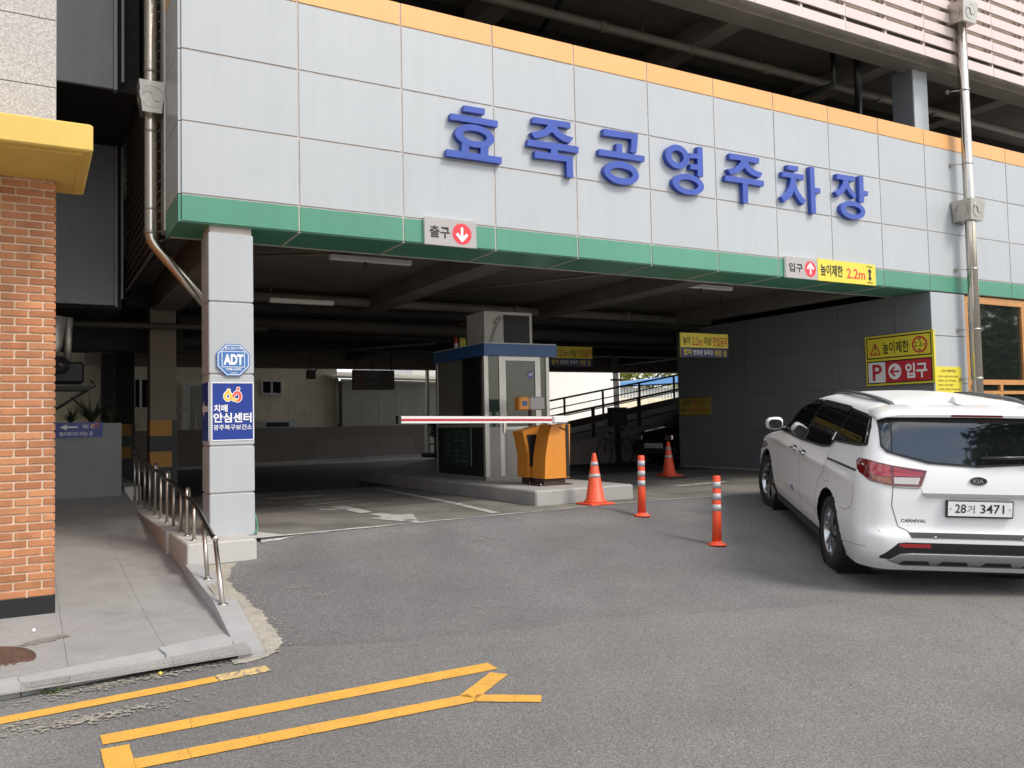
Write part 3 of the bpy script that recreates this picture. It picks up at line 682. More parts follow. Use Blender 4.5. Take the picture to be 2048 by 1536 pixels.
# conduits running down to a switch box, right rear
b = MB()
for k in range(5): b.tube([(9.9, 8+.02*k, 2.72), (11.15+.035*k, 8.0, 2.72), (11.21+.035*k, 8.0, 2.66), (11.23+.035*k, 8.0, .0)], .013, 8)
b.box(11.15, 7.96, 2.1, 11.45, 8.05, 2.14); b.build('conduit', 'black', G)
sb = MB().box(11.02, 7.84, .98, 11.48, 8.03, 1.44).build('switch_box', 'black', G); MB().box(11.05, 7.825, 1.01, 11.45, 7.838, 1.41).build('door', 'car_dark', sb)
# strip lights
def strip_light(x0, y0, x1, z, lab):
    t = thing('strip_light', lab, 'light', ((x0+x1)/2, y0, z), 'unlit strip lights under the ceiling')
    MB().box(x0, y0-.045, z-.035, x1, y0+.045, z+.035, .01).build('housing', 'lamp_white', t)
    b = MB(); 
    for x in (x0+.2, x1-.2): b.tube([(x, y0, z+.034), (x, y0, z+.16)], .006, 6)
    b.tube([((x0+x1)/2-.08, y0, z-.03), ((x0+x1)/2-.08, y0, z-.10)], .02, 6); b.build('hanger', 'black', t); return t
strip_light(2.0, 1.5, 3.12, 3.27, 'white strip light above the exit lane close to the grey exit sign')
strip_light(1.75, 3.6, 2.72, 2.99, 'white strip light above the exit lane deeper in behind the pillar with blue sign')
strip_light(7.62, 1.4, 8.8, 3.25, 'white strip light above the entrance lane near the right wall')
strip_light(.95, 7.4, 1.9, 2.98, 'white strip light deepest on the left beyond the brown column')
# ------------------------------------------------------------------ rain pipes
def taegeuk(b, P, r):
    """Embossed round swirl on a hopper box; P(u, v, w) places it."""
    b.ring(0, 0, r, r, 0, 0, r*.90, r*.90, .004, P, 32)
    pl = [(r*.82*math.cos(a), r*.82*math.sin(a)) for a in [math.pi*k/14 for k in range(15)]]
    pl += [(-r*.41+r*.41*math.cos(a), r*.41*math.sin(a)) for a in [math.pi-math.pi*k/8 for k in range(1, 8)]]
    pl += [(r*.41+r*.41*math.cos(a), -r*.41*math.sin(a)) for a in [math.pi-math.pi*k/8 for k in range(0, 8)]]
    b.prism(pl, .009, P)
dp = thing('drainpipe', 'tall polished steel rain pipe on the right of the big blue sign', 'drainpipe', (12.87, -.2, 0))
b = MB().tube([(12.90, -.20, -.1), (12.90, -.20, 9.6)], .086, 20); b.build('pipe', 'steel', dp)
def hopper(x, y, z, w, d, h, par):
    k = .035
    hp = MB().hexa([(x-w/2+k, y-d/2+k, z), (x+w/2-k, y-d/2+k, z), (x+w/2-k, y+d/2, z), (x-w/2+k, y+d/2, z), (x-w/2, y-d/2, z+h), (x+w/2, y-d/2, z+h), (x+w/2, y+d/2, z+h), (x-w/2, y+d/2, z+h)]).build('hopper_box', 'steel_brushed', par)
    b = MB(); taegeuk(b, lambda u, v, q: (x+u, y-d/2-.002-q+k*(h/2-v)/h, z+h/2+v), h*.36)
    taegeuk(b, lambda u, v, q: (x-w/2-.002-q+k*(h/2-v)/h, y-u, z+h/2+v), h*.36); b.build('swirl_emblem', 'steel_brushed', hp)
hopper(12.87, -.20, 4.43, .42, .36, .36, dp); hopper(12.93, -.20, 7.93, .44, .36, .36, dp)
for z in (2.55, 3.6, 5.45, 6.75, 1.7): 
    b = MB().lathe([(.093, -.014), (.093, .014)], 20, (12.90, -.20, z)); b.tube([(12.84, -.20, z), (12.70, -.03, z)], .009, 6); b.box(12.68, -.035, z-.03, 12.73, .0, z+.03); b.build('clamp', 'steel_brushed', dp)
dp = thing('drainpipe', 'narrower steel rain pipe on the left corner bending behind the pillar', 'drainpipe', (-.16, 1.1, 3))
b = MB().tube([(-.155, 1.08, 9.0), (-.155, 1.08, 3.29), (-.145, 1.08, 3.21), (-.10, 1.08, 3.14), (.62, 1.08, 2.30)], .066, 16); b.build('pipe', 'steel', dp)
hopper(-.155, 1.04, 4.60, .27, .26, .34, dp)
for z in (3.55, 4.42, 5.1, 6.2): MB().lathe([(.071, -.012), (.071, .012)], 16, (-.155, 1.08, z)).build('clamp', 'steel_brushed', dp)
for z in (3.29,): MB().lathe([(.075, -.02), (.075, .02)], 16, (-.155, 1.08, z)).build('clamp', 'steel_brushed', dp)
# ------------------------------------------------------------------ brick building on the left
B_ = thing('brick_building', 'orange brick building corner with yellow canopy and speckled granite cladding above', 'building', (-2, -1.6, 0))
BX, BY = -1.135, -1.28
zt, z0b = 3.27, -.175
MB().box(-4.5, BY+.012, -.5, BX-.012, 4.4, zt).build('wall', 'mortar', B_)
MB().box(-4.5, 4.42, -.5, BX-.03, 14.5, 11.1).build('alley_blocker', 'concrete', B_)  # unseen wing added to shut off light entering the alley from the left
MB().box(-4.5, BY-.004, -.5, BX+.004, 4.41, z0b).build('base_skirt', 'black_skirt', B_)
bl, bh, jt = .180, .0495, .0150; pitch = bh+jt; nc = int((zt-z0b)/pitch)
protos = {}
def brick(key, ln, ax, m):
    if (key, m) in protos: return protos[(key, m)]
    b = MB()
    if ax == 'x': b.box(0, 0, 0, ln, .03, bh, .003)
    else: b.box(-.03, 0, 0, 0, ln, bh, .003)
    o = b.build('brick', m, B_); protos[(key, m)] = o; o['_used'] = 0; return o
def put(key, ln, ax, loc):
    m = 'brick%d' % random.choice((0, 0, 1, 2, 3)); p = brick(key, ln, ax, m)
    if p['_used']: o = p.copy(); COL.objects.link(o)
    else: o = p; p['_used'] = 1
    o.name = 'brick'; o.location = loc
for k in range(nc):
    z = z0b+.006+k*pitch
    half = k % 2
    x = BX; e = .004+jit(.0012)
    for i in range(3):
        ln = .079 if (half and i == 0) else bl
        x -= ln; put('h' if ln < .1 else 'f', ln, 'x', (x, BY-e+.004, z)); x -= jt
    y = BY+.003+.03
    for i in range(2):
        ln = bl if (half or i) else .079
        put('hs' if ln < .1 else 'fs', ln, 'y', (BX+.001+jit(.001), y, z)); y += ln+jt
b = MB()
for k in range(nc):
    z = z0b+.006+k*pitch; x = BX-(.585 if k % 2 == 0 else .484)-.0
    while x > -4.4: b.box(x-bl, BY, z, x, BY+.03, z+bh); x -= bl+jt
    y = BY+.033+(.39 if k % 2 else .289)
    while y < 4.1: b.box(BX-.03, y, z, BX+.001, y+bl, z+bh); y += bl+jt
stuff(b.build('brick_course', 'brick0', B_))
cn = MB().box(-4.5, -2.2, 3.13, -.92, -.9, 3.33, .012).build('canopy', 'canopy_yellow', B_)
b = MB(); b.box(-4.4, -2.12, 3.116, -1.0, -2.10, 3.131); b.box(-1.0, -2.12, 3.116, -.985, -.95, 3.131); b.build('drip_groove', 'canopy_yellow', cn)
for k in range(14):
    z = 3.335+.555*k
    for xa, xb in ((-4.5, -3.4), (-3.395, -2.3), (-2.295, BX)):
        MB().box(xa+.003, BY-.01, z+.003, xb-.003, BY+.03, z+.552, .003).build('granite_panel', 'granite_wall', B_)
    MB().box(BX-.03, BY+.034, z+.003, BX, 4.4, z+.552).build('granite_panel', 'granite_wall', B_)
MB().box(-4.5, BY+.035, 3.28, BX-.035, 4.38, 11.1).build('upper_wall', 'paving_joint', B_)
# ------------------------------------------------------------------ behind the garage
Q0 = Vector((4.83, 17.52, 0)); QE = Vector((.9414, .3372, 0)); QN = Vector((-.3372, .9414, 0))
def qp(s, o, z): v = Q0+QE*s+QN*o; return (v.x, v.y, z)
def qbox(b, s0, o0, z0, s1, o1, z1):
    return b.hexa([qp(s0, o0, z0), qp(s1, o0, z0), qp(s1, o1, z0), qp(s0, o1, z0), qp(s0, o0, z1), qp(s1, o0, z1), qp(s1, o1, z1), qp(s0, o1, z1)])
lw2 = thing('boundary_wall', 'low brown rendered boundary wall at the back of the garage', 'wall', qp(2, 0, 0))
qbox(MB(), -9, 0, 0, 6.9, .2, 1.12).build('wall_body', 'low_wall', lw2)
qbox(MB(), 2.0, -.006, .06, 6.35, 0.0, .72).build('repainted_patch', 'low_wall_patch', lw2)
qbox(MB(), -9, -.15, 0, 6.9, -.003, .07).build('kerb', 'plaster', lw2)
ch = thing('cream_house', 'cream rendered house behind the low wall with small white windows', 'building', qp(0, 3, 0))
qbox(MB(), -10, 1.3, 0, 3.95, 6, 5.5).build('wall', 'cream', ch)
def qwin(s0, z0, s1, z1, bars, name='window', glass='glass_dark', par=ch, off=1.3):
    b = MB(); f = .06
    for (a, c, d, e) in ((s0-f, z0-f, s1+f, z0), (s0-f, z1, s1+f, z1+f), (s0-f, z0, s0, z1), (s1, z0, s1+f, z1)): qbox(b, a, off-.05, c, d, off, e)
    for x in bars: qbox(b, x-.03, off-.05, z0, x+.03, off, z1)
    w = b.build(name, 'window_white', par); qbox(MB(), s0, off-.018, z0, s1, off-.008, z1).build('pane', glass, w); return w
qwin(.93, 2.27, 1.62, 2.64, [1.27]); qwin(-3.5, 1.8, -2.9, 2.6, [-3.3, -3.1])
d = qbox(MB(), -1.84, 1.24, 0, -.9, 1.3, 2.52).build('door', 'window_white', ch); qbox(MB(), -1.55, 1.225, .75, -.97, 1.238, 2.44).build('frosted_glass', 'shed_grey', d)
b = MB().tube([qp(3.9, 1.22, 2.8), qp(3.9, 1.22, 1.2)], .05, 10); b.tube([qp(3.9, 1.22, 2.8), qp(3.55, 1.22, 2.84)], .045, 8); b.build('drainpipe', 'window_white', ch)
b = MB()
for s in (-3.15, -1.95): b.tube([qp(s, .3, .3), qp(s, .3, 2.8 if s < -3 else 1.75)], .025, 8)
b.tube([qp(-1.95, .3, 1.75), qp(-1.95, 1.2, 1.75)], .025, 8); b.build('vent_pipe', 'window_white', ch)
ac = thing('air_conditioner', 'grey outdoor air conditioner unit behind the low wall below the small window', 'air conditioner', qp(1.2, .9, .8))
qbox(MB(), .5, .6, .62, 1.9, .95, 1.36).build('housing', 'fence_white', ac); qbox(MB(), .62, .58, 1.16, 1.45, .598, 1.30).build('grille', 'black', ac); qbox(MB(), .6, .62, .0, 1.8, .9, .61).build('stand', 'concrete', ac)
sh = thing('lean_to_shed', 'olive grey panelled lean-to shed behind the barrier arm', 'shed', qp(6, 1.5, 0))
for k in range(8):
    a = 3.98+.82*k; qbox(MB(), a+.006, 1.05, 0, a+.814, 1.1, 2.76).build('wall_panel', 'shed_grey', sh)
qbox(MB(), 4.05, 1.11, 0, 10.5, 2.6, 2.74).build('shed_body', 'shed_grey', sh)
MB().hexa([qp(3.4, .85, 2.80), qp(10.6, .85, 2.80), qp(10.6, 2.8, 3.1), qp(3.4, 2.8, 3.1), qp(3.4, .85, 2.88), qp(10.6, .85, 2.88), qp(10.6, 2.8, 3.18), qp(3.4, 2.8, 3.18)]).build('roof', 'cream', sh)
qbox(MB(), 3.9, 1.0, 2.71, 10.5, 1.04, 2.79).build('gutter', 'window_white', sh)
# white house and blue roofed shed beyond the ramp
wh = thing('white_house', 'tall white rendered house seen through the back opening beyond the ramp', 'building', (20, 27, 0))
MB().box(13.5, 26, 0, 24.9, 34, 9).build('wall', 'cream_white', wh)
w = MB().box(15.0, 25.95, 1.0, 16.2, 25.99, 2.4).build('window', 'window_white', wh); MB().box(15.06, 25.93, 1.06, 16.14, 25.948, 2.34).build('pane', 'glass_dark', w)
bs = thing('blue_roof_shed', 'white sided shed with sloping blue metal roof beyond the ramp', 'shed', (31, 33, 0))
MB().box(28.5, 32, 0, 38, 37, 3.1).build('wall', 'fence_white', bs)
b = MB()
for k in range(40): b.box(28.5+.24*k, 31.96, 1.9, 28.5+.24*k+.05, 31.999, 3.1)
b.build('wall_rib', 'shed_grey', bs)
MB().hexa([(28.2, 31.6, 3.15), (38.3, 31.6, 3.62), (38.3, 37, 3.6), (28.2, 37, 3.15), (28.2, 31.6, 3.28), (38.3, 31.6, 4.25), (38.3, 37, 4.25), (28.2, 37, 3.28)]).build('roof', 'roof_blue', bs)
yw = thing('garden_wall', 'cream garden wall seen between the ramp railings', 'wall', (30, 28, 0)); MB().box(24.95, 28, 0, 40, 28.2, 2.35).build('wall_body', 'cream', yw)
bg_ground = struct(MB().box(-10, 17.6, -.3, 60, 80, -.008).build('back_yard', 'concrete'))
def crown(b, c, r, n, size, flat=.8, lo=.35):
    clumps = [(Vector((random.gauss(0, 1), random.gauss(0, 1), random.gauss(0, 1)*flat)).normalized()*(lo+(1-lo)*random.random())*r*.8, r*(.22+.2*random.random())) for _ in range(26)]
    for _ in range(n):
        cc, cr = random.choice(clumps); d = Vector((random.gauss(0, 1), random.gauss(0, 1), random.gauss(0, 1))).normalized()*cr*(.5+.5*random.random())
        p = Vector(c)+Vector((cc.x, cc.y, cc.z*flat))+d; a = Vector((random.gauss(0, 1), random.gauss(0, 1), random.gauss(0, .6))).normalized(); q = a.orthogonal().normalized(); s = size*(.6+.8*random.random())
        b.add([p-a*s, p+q*s*.45, p+a*s, p-q*s*.45], [(0, 1, 2, 3)])
def tree(label, x, y, z0, h, r, m, n, size, group=None):
    t = thing('tree', label, 'tree', (x, y, z0), group); b = MB()
    b.tube([(x, y, z0), (x+.06, y, z0+h*.35), (x, y+.05, z0+h*.6)], [.17, .12, .08], 10)
    for k in range(7):
        a = k*.9; b.tube([(x+.03, y, z0+h*(.36+.04*k)), (x+math.cos(a)*r*.45, y+math.sin(a)*r*.45, z0+h*.62+.1*k), (x+math.cos(a)*r*.7, y+math.sin(a)*r*.7, z0+h*.8)], [.07, .04, .015], 6)
    b.build('trunk', 'bark', t); b = MB(); crown(b, (x, y, z0+h*.72), r, n, size); b.build('crown', m, t, fixn=False); return t
tree('yellow green leafy tree above the blue roof in the far gap', 40.0, 42, 0, 7.2, 3.4, 'leaf_yellow', 5000, .16)
# roadside trees across the street (they show in the van and window glass)
tree('dark leafy street tree across the road reflected in the van window', 6.1, -19.5, -.6, 8.8, 3.7, 'leaf', 11000, .15)
tree('dark leafy street tree across the road opposite the timber window', 30, -9.5, -.6, 5.6, 4.6, 'leaf', 13000, .15)
# ------------------------------------------------------------------ ramp to the upper floor
rmp = thing('vehicle_ramp', 'sloping concrete vehicle ramp rising to the right at the back', 'ramp', (12, 11, 0))
rz = lambda x: max(0, .65+.165*(x-11.5))
MB().hexa([(7.56, 9.5, -.01), (20.9, 9.5, -.01), (20.9, 13, -.01), (7.56, 13, -.01), (7.57, 9.5, .002), (20.9, 9.5, rz(20.9)), (20.9, 13, rz(20.9)), (7.57, 13, .002)]).build('deck', 'concrete', rmp)
MB().hexa([(7.6, 9.4, -.01), (20.9, 9.4, -.01), (20.9, 9.497, -.01), (7.6, 9.497, -.01), (7.6, 9.4, .03), (20.9, 9.4, rz(20.9)+.03), (20.9, 9.497, rz(20.9)+.03), (7.6, 9.497, .03)]).build('side_wall', 'low_wall', rmp)
def ramp_rail(y, lab, h, mids, girder):
    t = thing('ramp_railing', lab, 'railing', (12, y, .7), 'railings of the vehicle ramp'); xa, xb = 8.4, 20.5
    def bar(z, r, nm): MB().tube([(xa, y, rz(xa)+z), (xb, y, rz(xb)+z)], r, 8).build(nm, 'girder', t)
    bar(h, .03, 'top_rail')
    for z in mids: bar(z, .018, 'mid_rail')
    if girder: MB().hexa([(xa, y-.03, rz(xa)+.40), (xb, y-.03, rz(xb)+.40), (xb, y+.03, rz(xb)+.40), (xa, y+.03, rz(xa)+.40), (xa, y-.03, rz(xa)+.58), (xb, y-.03, rz(xb)+.58), (xb, y+.03, rz(xb)+.58), (xa, y+.03, rz(xa)+.58)]).build('guard_plate', 'girder', t)
    x = 8.6; st = 1.53 if girder else 1.45
    while x < xb:
        MB().box(x-.035 if girder else x-.02, y-.035, rz(x), x+.035 if girder else x+.02, y+.035, rz(x)+h).build('post', 'girder', t); x += st
ramp_rail(9.55, 'near dark steel railing of the ramp with thick guard plate', .80, (.22,), True)
ramp_rail(12.9, 'far dark steel railing of the ramp with thin posts and three rails', .96, (.42, .70), False)
# ------------------------------------------------------------------ the big sign, letter by letter
LET = [('효',[[(3.161,4.889),(3.443,4.895),(3.441,4.825),(3.16,4.817)],[(2.988,4.765),(3.618,4.773),(3.616,4.696),(2.984,4.69)],[(3.125,4.447),(3.224,4.446),(3.221,4.264),(3.121,4.261)],[(3.377,4.451),(3.482,4.45),(3.478,4.266),(3.373,4.268)],[(2.927,4.329),(3.664,4.331),(3.662,4.252),(2.922,4.247)]],[(3.302,4.538,0.264,0.138,3.301,4.538,0.162,0.063)]),('죽',[[(4.128,4.906),(4.678,4.922),(4.676,4.845),(4.116,4.83)],[(4.347,4.849),(4.292,4.782),(4.203,4.734),(4.087,4.705),(4.138,4.637),(4.221,4.656),(4.316,4.696),(4.402,4.758),(4.405,4.864)],[(4.405,4.864),(4.402,4.758),(4.452,4.714),(4.553,4.664),(4.66,4.651),(4.721,4.731),(4.631,4.741),(4.542,4.768),(4.489,4.807),(4.466,4.856)],[(4.045,4.612),(4.795,4.626),(4.793,4.54),(4.033,4.53)],[(4.377,4.586),(4.479,4.589),(4.475,4.46),(4.37,4.457)],[(4.14,4.48),(4.7,4.486),(4.698,4.409),(4.135,4.393)],[(4.605,4.443),(4.701,4.462),(4.703,4.215),(4.609,4.212)]],[]),('공',[[(5.2,4.924),(5.759,4.936),(5.756,4.855),(5.193,4.833)],[(5.65,4.865),(5.758,4.91),(5.747,4.793),(5.725,4.672),(5.629,4.673),(5.647,4.761)],[(5.399,4.754),(5.496,4.759),(5.491,4.614),(5.394,4.612)],[(5.12,4.643),(5.867,4.652),(5.86,4.573),(5.114,4.562)]],[(5.472,4.37,0.286,0.155,5.472,4.369,0.184,0.067)]),('영',[[(6.653,4.802),(6.817,4.813),(6.814,4.742),(6.65,4.734)],[(6.664,4.65),(6.811,4.659),(6.807,4.583),(6.665,4.58)],[(6.807,4.915),(6.901,4.92),(6.898,4.499),(6.797,4.496)]],[(6.44,4.722,0.21,0.167,6.438,4.722,0.11,0.087),(6.62,4.358,0.284,0.143,6.624,4.356,0.176,0.069)]),('주',[[(7.418,4.909),(7.998,4.918),(7.994,4.836),(7.415,4.826)],[(7.647,4.838),(7.582,4.761),(7.496,4.706),(7.366,4.672),(7.415,4.597),(7.515,4.621),(7.616,4.668),(7.704,4.737),(7.711,4.876)],[(7.711,4.876),(7.704,4.737),(7.764,4.681),(7.863,4.642),(8.004,4.625),(8.059,4.705),(7.953,4.714),(7.86,4.74),(7.792,4.789),(7.771,4.844)],[(7.317,4.576),(8.079,4.588),(8.079,4.507),(7.317,4.497)],[(7.648,4.523),(7.756,4.525),(7.746,4.219),(7.653,4.215)]],[]),('차',[[(8.582,4.894),(8.817,4.901),(8.808,4.827),(8.579,4.821)],[(8.469,4.779),(8.929,4.784),(8.92,4.703),(8.466,4.704)],[(8.647,4.724),(8.636,4.651),(8.611,4.565),(8.54,4.474),(8.429,4.39),(8.487,4.317),(8.584,4.372),(8.663,4.44),(8.699,4.51),(8.712,4.744)],[(8.712,4.744),(8.699,4.51),(8.738,4.455),(8.81,4.374),(8.891,4.32),(8.959,4.393),(8.881,4.442),(8.801,4.522),(8.755,4.612),(8.757,4.726)],[(9.065,4.931),(9.164,4.935),(9.172,4.211),(9.073,4.21)],[(9.147,4.616),(9.29,4.619),(9.286,4.542),(9.151,4.539)]],[]),('장',[[(9.673,4.899),(10.096,4.907),(10.086,4.825),(9.668,4.816)],[(9.827,4.842),(9.805,4.759),(9.751,4.69),(9.623,4.607),(9.676,4.536),(9.779,4.591),(9.848,4.644),(9.886,4.695),(9.897,4.867)],[(9.897,4.867),(9.886,4.695),(9.932,4.643),(9.996,4.593),(10.061,4.549),(10.12,4.602),(10.083,4.632),(10.026,4.671),(9.963,4.732),(9.934,4.826)],[(10.2,4.935),(10.299,4.941),(10.294,4.511),(10.186,4.505)],[(10.276,4.703),(10.401,4.704),(10.397,4.632),(10.284,4.629)]],[(10.02,4.358,0.289,0.145,10.026,4.358,0.183,0.068)])]
sg = thing('letter_sign', 'seven big raised blue letters reading 효죽공영주차장 on the grey panels', 'sign', (6.6, 0, 4.5))
for ch, polys, rings in LET:
    b = MB(); fn = lambda u, v, w: (u, -.078+w, v)
    for i, pl in enumerate(polys):
        b.prism(pl, .074-.001*i, lambda u, v, w, i=i: (u, -.078+.0006*i+w, v))
    for i, rg in enumerate(rings):
        b.ring(*rg, .076, lambda u, v, w, i=i: (u, -.0792-.0004*i+w, v), 40)
    b.build('letter', 'letter_blue', sg)
# ------------------------------------------------------------------ signs
def arrow(bd, cu, cv, r, ang, m, lv, wd=.2, head=.62):
    c, s = math.cos(ang), math.sin(ang); T = lambda x, y: (cu+r*(x*c-y*s), cv+r*(x*s+y*c))
    bd.line([T(-.72, 0), T(.55, 0)], r*wd, m, lv); bd.line([T(.10, head*.9), T(.66, 0), T(.10, -head*.9)], r*wd, m, lv+.03)
Xr, Yl = (1, 0, 0), (0, -1, 0)
b = Board('exit_sign', 'small grey sign with red circle and white down arrow on the green band', 'sign', (2.645, -.045, 3.19), Xr, .665, .32, .04, 'sign_grey')
b.disc(.475, .155, .125, .125, 'sign_red').text('출구', .06, .085, .315, .225, 'ink', 2, .02)
b.line([(.475, .225), (.475, .10)], .032, 'sign_white', 2); b.line([(.413, .148), (.475, .078), (.537, .148)], .036, 'sign_white', 2.1); b.done()
b = Board('entrance_sign', 'small grey sign with red circle and white up arrow beside the yellow height sign', 'sign', (8.51, -.045, 3.195), Xr, .68, .318, .04, 'sign_grey')
b.disc(.52, .155, .122, .122, 'sign_red').text('입구', .055, .09, .355, .225, 'ink', 2, .02)
b.line([(.52, .085), (.52, .21)], .032, 'sign_white', 2); b.line([(.458, .165), (.52, .235), (.582, .165)], .036, 'sign_white', 2.1); b.done()
b = Board('height_sign', 'bright yellow height limit sign on the green band with black double arrow', 'sign', (9.195, -.047, 3.19), Xr, 1.345, .335, .04, 'sign_yellow', edge='sign_yellow')
b.text('높이제한', .055, .08, .56, .265, 'ink', 2, .022).text('2.2m', .65, .075, 1.085, .235, 'sign_red', 2, .015)
b.rect(1.13, .285, 1.27, .30, 'ink'); b.rect(1.13, .03, 1.27, .045, 'ink'); b.rect(1.178, .11, 1.222, .215, 'ink')
b.poly([(1.145, .205), (1.255, .205), (1.20, .272)], 'ink', 1.2); b.poly([(1.145, .12), (1.20, .058), (1.255, .12)], 'ink', 1.2); b.done()
# yellow and red board on the side wall, facing -X
b = Board('entrance_board', 'yellow and red parking entrance board with P and left arrow above the van', 'sign', (11.955, 1.30, 1.64), Yl, 1.35, .89, .04, 'sign_yellow', edge='sign_yellow')
b.rect(.03, .475, 1.31, .86, 'ink', 1); b.rect(.05, .497, 1.29, .838, 'sign_yellow', 1.4); b.rect(.03, .03, 1.31, .435, 'ink', 1); b.rect(.05, .05, 1.29, .413, 'sign_red_dull', 1.4); b.rect(.05, .05, .40, .413, 'sign_white', 1.8)
b.line([(.11, .555), (.21, .75), (.31, .555), (.11, .555)], .022, 'sign_red_dull', 2); b.line([(.21, .70), (.21, .635)], .02, 'ink', 2.2); b.disc(.21, .59, .012, .014, 'ink', 2.2)
b.text('높이제한', .365, .55, .885, .765, 'ink', 2.4, .02)
b.disc(1.09, .665, .145, .145, 'sign_red_dull', 2); b.disc(1.09, .665, .112, .112, 'sign_yellow', 2.4); b.text('2.2', .99, .63, 1.13, .72, 'ink', 3, .006); b.text('m', 1.135, .632, 1.19, .675, 'ink', 3, .006)
b.poly([(1.055, .765), (1.125, .765), (1.09, .73)], 'ink', 2.8); b.poly([(1.055, .565), (1.125, .565), (1.09, .60)], 'ink', 2.8)
b.text('P', .135, .085, .335, .375, 'sign_red_dull', 2.4, .02); b.disc(.59, .23, .128, .14, 'sign_white', 2.4)
b.line([(.675, .23), (.50, .23)], .035, 'sign_red_dull', 2.8); b.line([(.585, .305), (.505, .23), (.585, .155)], .035, 'sign_red_dull', 2.9)
b.text('입구', .80, .095, 1.215, .36, 'sign_white', 2.6, .03); b.done()
b = Board('camera_notice', 'small yellow CCTV notice with black print on the pillar above the van roof', 'sign', (12.03, -.006, 1.46), Xr, .725, .45, .004, 'sign_yellow', edge='sign_yellow')
b.text('CCTV 설치안내', .16, .355, .555, .405, 'ink', 2)
for i, s in enumerate(('1. 설치목적 : 시설안전, 화재 및 범죄예방', '2. 촬영범위 : 교통구 및 주차장 전역', '3. 촬영시간 : 24시간 연속촬영', '4. 관리책임 : 교통지도과 062-410-6801')):
    b.text(s, .05, .265-.073*i, (.62, .56, .47, .68)[i], .30-.073*i, 'ink', 2, .004)
b.done()
def ban_sign(x, y, z, w, h, lab):
    b = Board('hanging_sign', lab, 'sign', (x, y, z), Xr, w, h, .03, 'sign_yellow_dull', 'hanging yellow and navy height signs', edge='sign_yellow_dull')
    b.rect(0, 0, w, h*.40, 'sign_navy', 1)
    b.text('높이', w*.045, h*.50, w*.19, h*.86, 'ink', 2, .02).text('2.2m', w*.235, h*.49, w*.445, h*.82, 'sign_red_dull', 2, .01).text('이상', w*.485, h*.49, w*.635, h*.86, 'ink', 2, .02).text('진입금지', w*.67, h*.47, w*.975, h*.86, 'sign_red_dull', 2, .02)
    b.text('탑차', w*.06, h*.08, w*.225, h*.34, 'sign_yellow', 2, .015).text('번호판 등록은', w*.255, h*.09, w*.67, h*.31, 'sign_white', 2, .012).text('정문 앞', w*.695, h*.06, w*.96, h*.32, 'sign_yellow', 2, .015)
    h_ = MB()
    for u in (.12, w-.12): h_.tube([(x+u, y+.015, z+h), (x+u, y+.015, 3.44)], .005, 6)
    h_.build('cord', 'black', b.root); return b.done()
ban_sign(9.06, 3.0, 2.255, 1.17, .445, 'yellow and navy height ban sign hanging in front of the dark right wall')
ban_sign(8.72, 7.0, 2.36, 1.17, .445, 'yellow and navy height ban sign hanging farther back behind the ticket booth')
b = Board('reversing_sign', 'dim yellow reversing warning sign low on the far end of the dark right wall', 'sign', (11.985, 6.49, 1.19), Yl, 1.06, .42, .012, 'sign_yellow_old', edge='sign_yellow_old')
b.line([(.01, .01), (1.05, .01), (1.05, .41), (.01, .41), (.01, .01)], .012, 'ink').text('차량', .12, .24, .41, .36, 'ink', 2, .015).text('후진', .45, .24, .74, .36, 'sign_red_dull', 2, .015).text('시', .79, .24, .92, .36, 'ink', 2, .015).text('차단기 주의!!', .26, .07, .95, .18, 'sign_red_dull', 2, .01).line([(.08, .12), (.2, .13)], .035, 'ink_faded'); b.done()
# signs on the entrance column
oc = thing('alarm_sign', 'blue octagonal alarm sign with white ADT letters on the pillar', 'sign', (.51, .03, 1.81))
def octo(r, k=math.pi/8): return [(r*math.cos(k+i*math.pi/4), r*math.sin(k+i*math.pi/4)) for i in range(8)]
fo = lambda u, v, w: (.507+u, .046-w, 1.812+v)
MB().prism(octo(.178), .02, fo).build('plate', 'adt_blue', oc)
class Flat(Board):
    def __init__(s, org, right, root): s.o = Vector(org); s.r = Vector(right); s.u = Vector((0, 0, 1)); s.n = s.r.cross(s.u); s.root = root; s.lay = {}
f = Flat((.507, .0255, 1.812), Xr, oc)
f.line(octo(.163)+octo(.163)[:1], .007, 'sign_white'); f.line([(-.112, -.072), (.112, -.072), (.112, .087), (-.112, .087), (-.112, -.072)], .006, 'sign_white')
f.text('ADT', -.098, -.05, .10, .06, 'sign_white', 2, .05).text('캡스경비구역', -.085, .105, .085, .135, 'sign_white', 2, .012).text('1588-6400', -.075, -.107, .078, -.083, 'sign_white', 2, .02).text('고객센터', -.035, -.142, .035, -.124, 'sign_white', 2); f.done()
b = Board('centre_sign', 'bright blue sign with white Korean lettering and orange and red ribbon figure on the pillar', 'sign', (.290, .046, .985), Xr, .425, .60, .012, 'sign_blue', edge='sign_white')
b.line([(.006, .006), (.419, .006), (.419, .594), (.006, .594), (.006, .006)], .010, 'sign_white', 1)
b.text('치매', .025, .295, .16, .37, 'sign_white', 2, .03).text('안심센터', .02, .185, .40, .285, 'sign_white', 2, .03).text('광주북구보건소', .02, .11, .405, .165, 'sign_white', 2, .012)
def ribbon(b, pts, m, lv, wd=.026): b.line(pts, wd, m, lv)
def arc(cu, cv, ru, rv, a0, a1, n=12): return [(cu+ru*math.cos(rad(a0+(a1-a0)*i/n)), cv+rv*math.sin(rad(a0+(a1-a0)*i/n))) for i in range(n+1)]
Lp = arc(.165, .455, .03, .038, 300, 30, 14); 
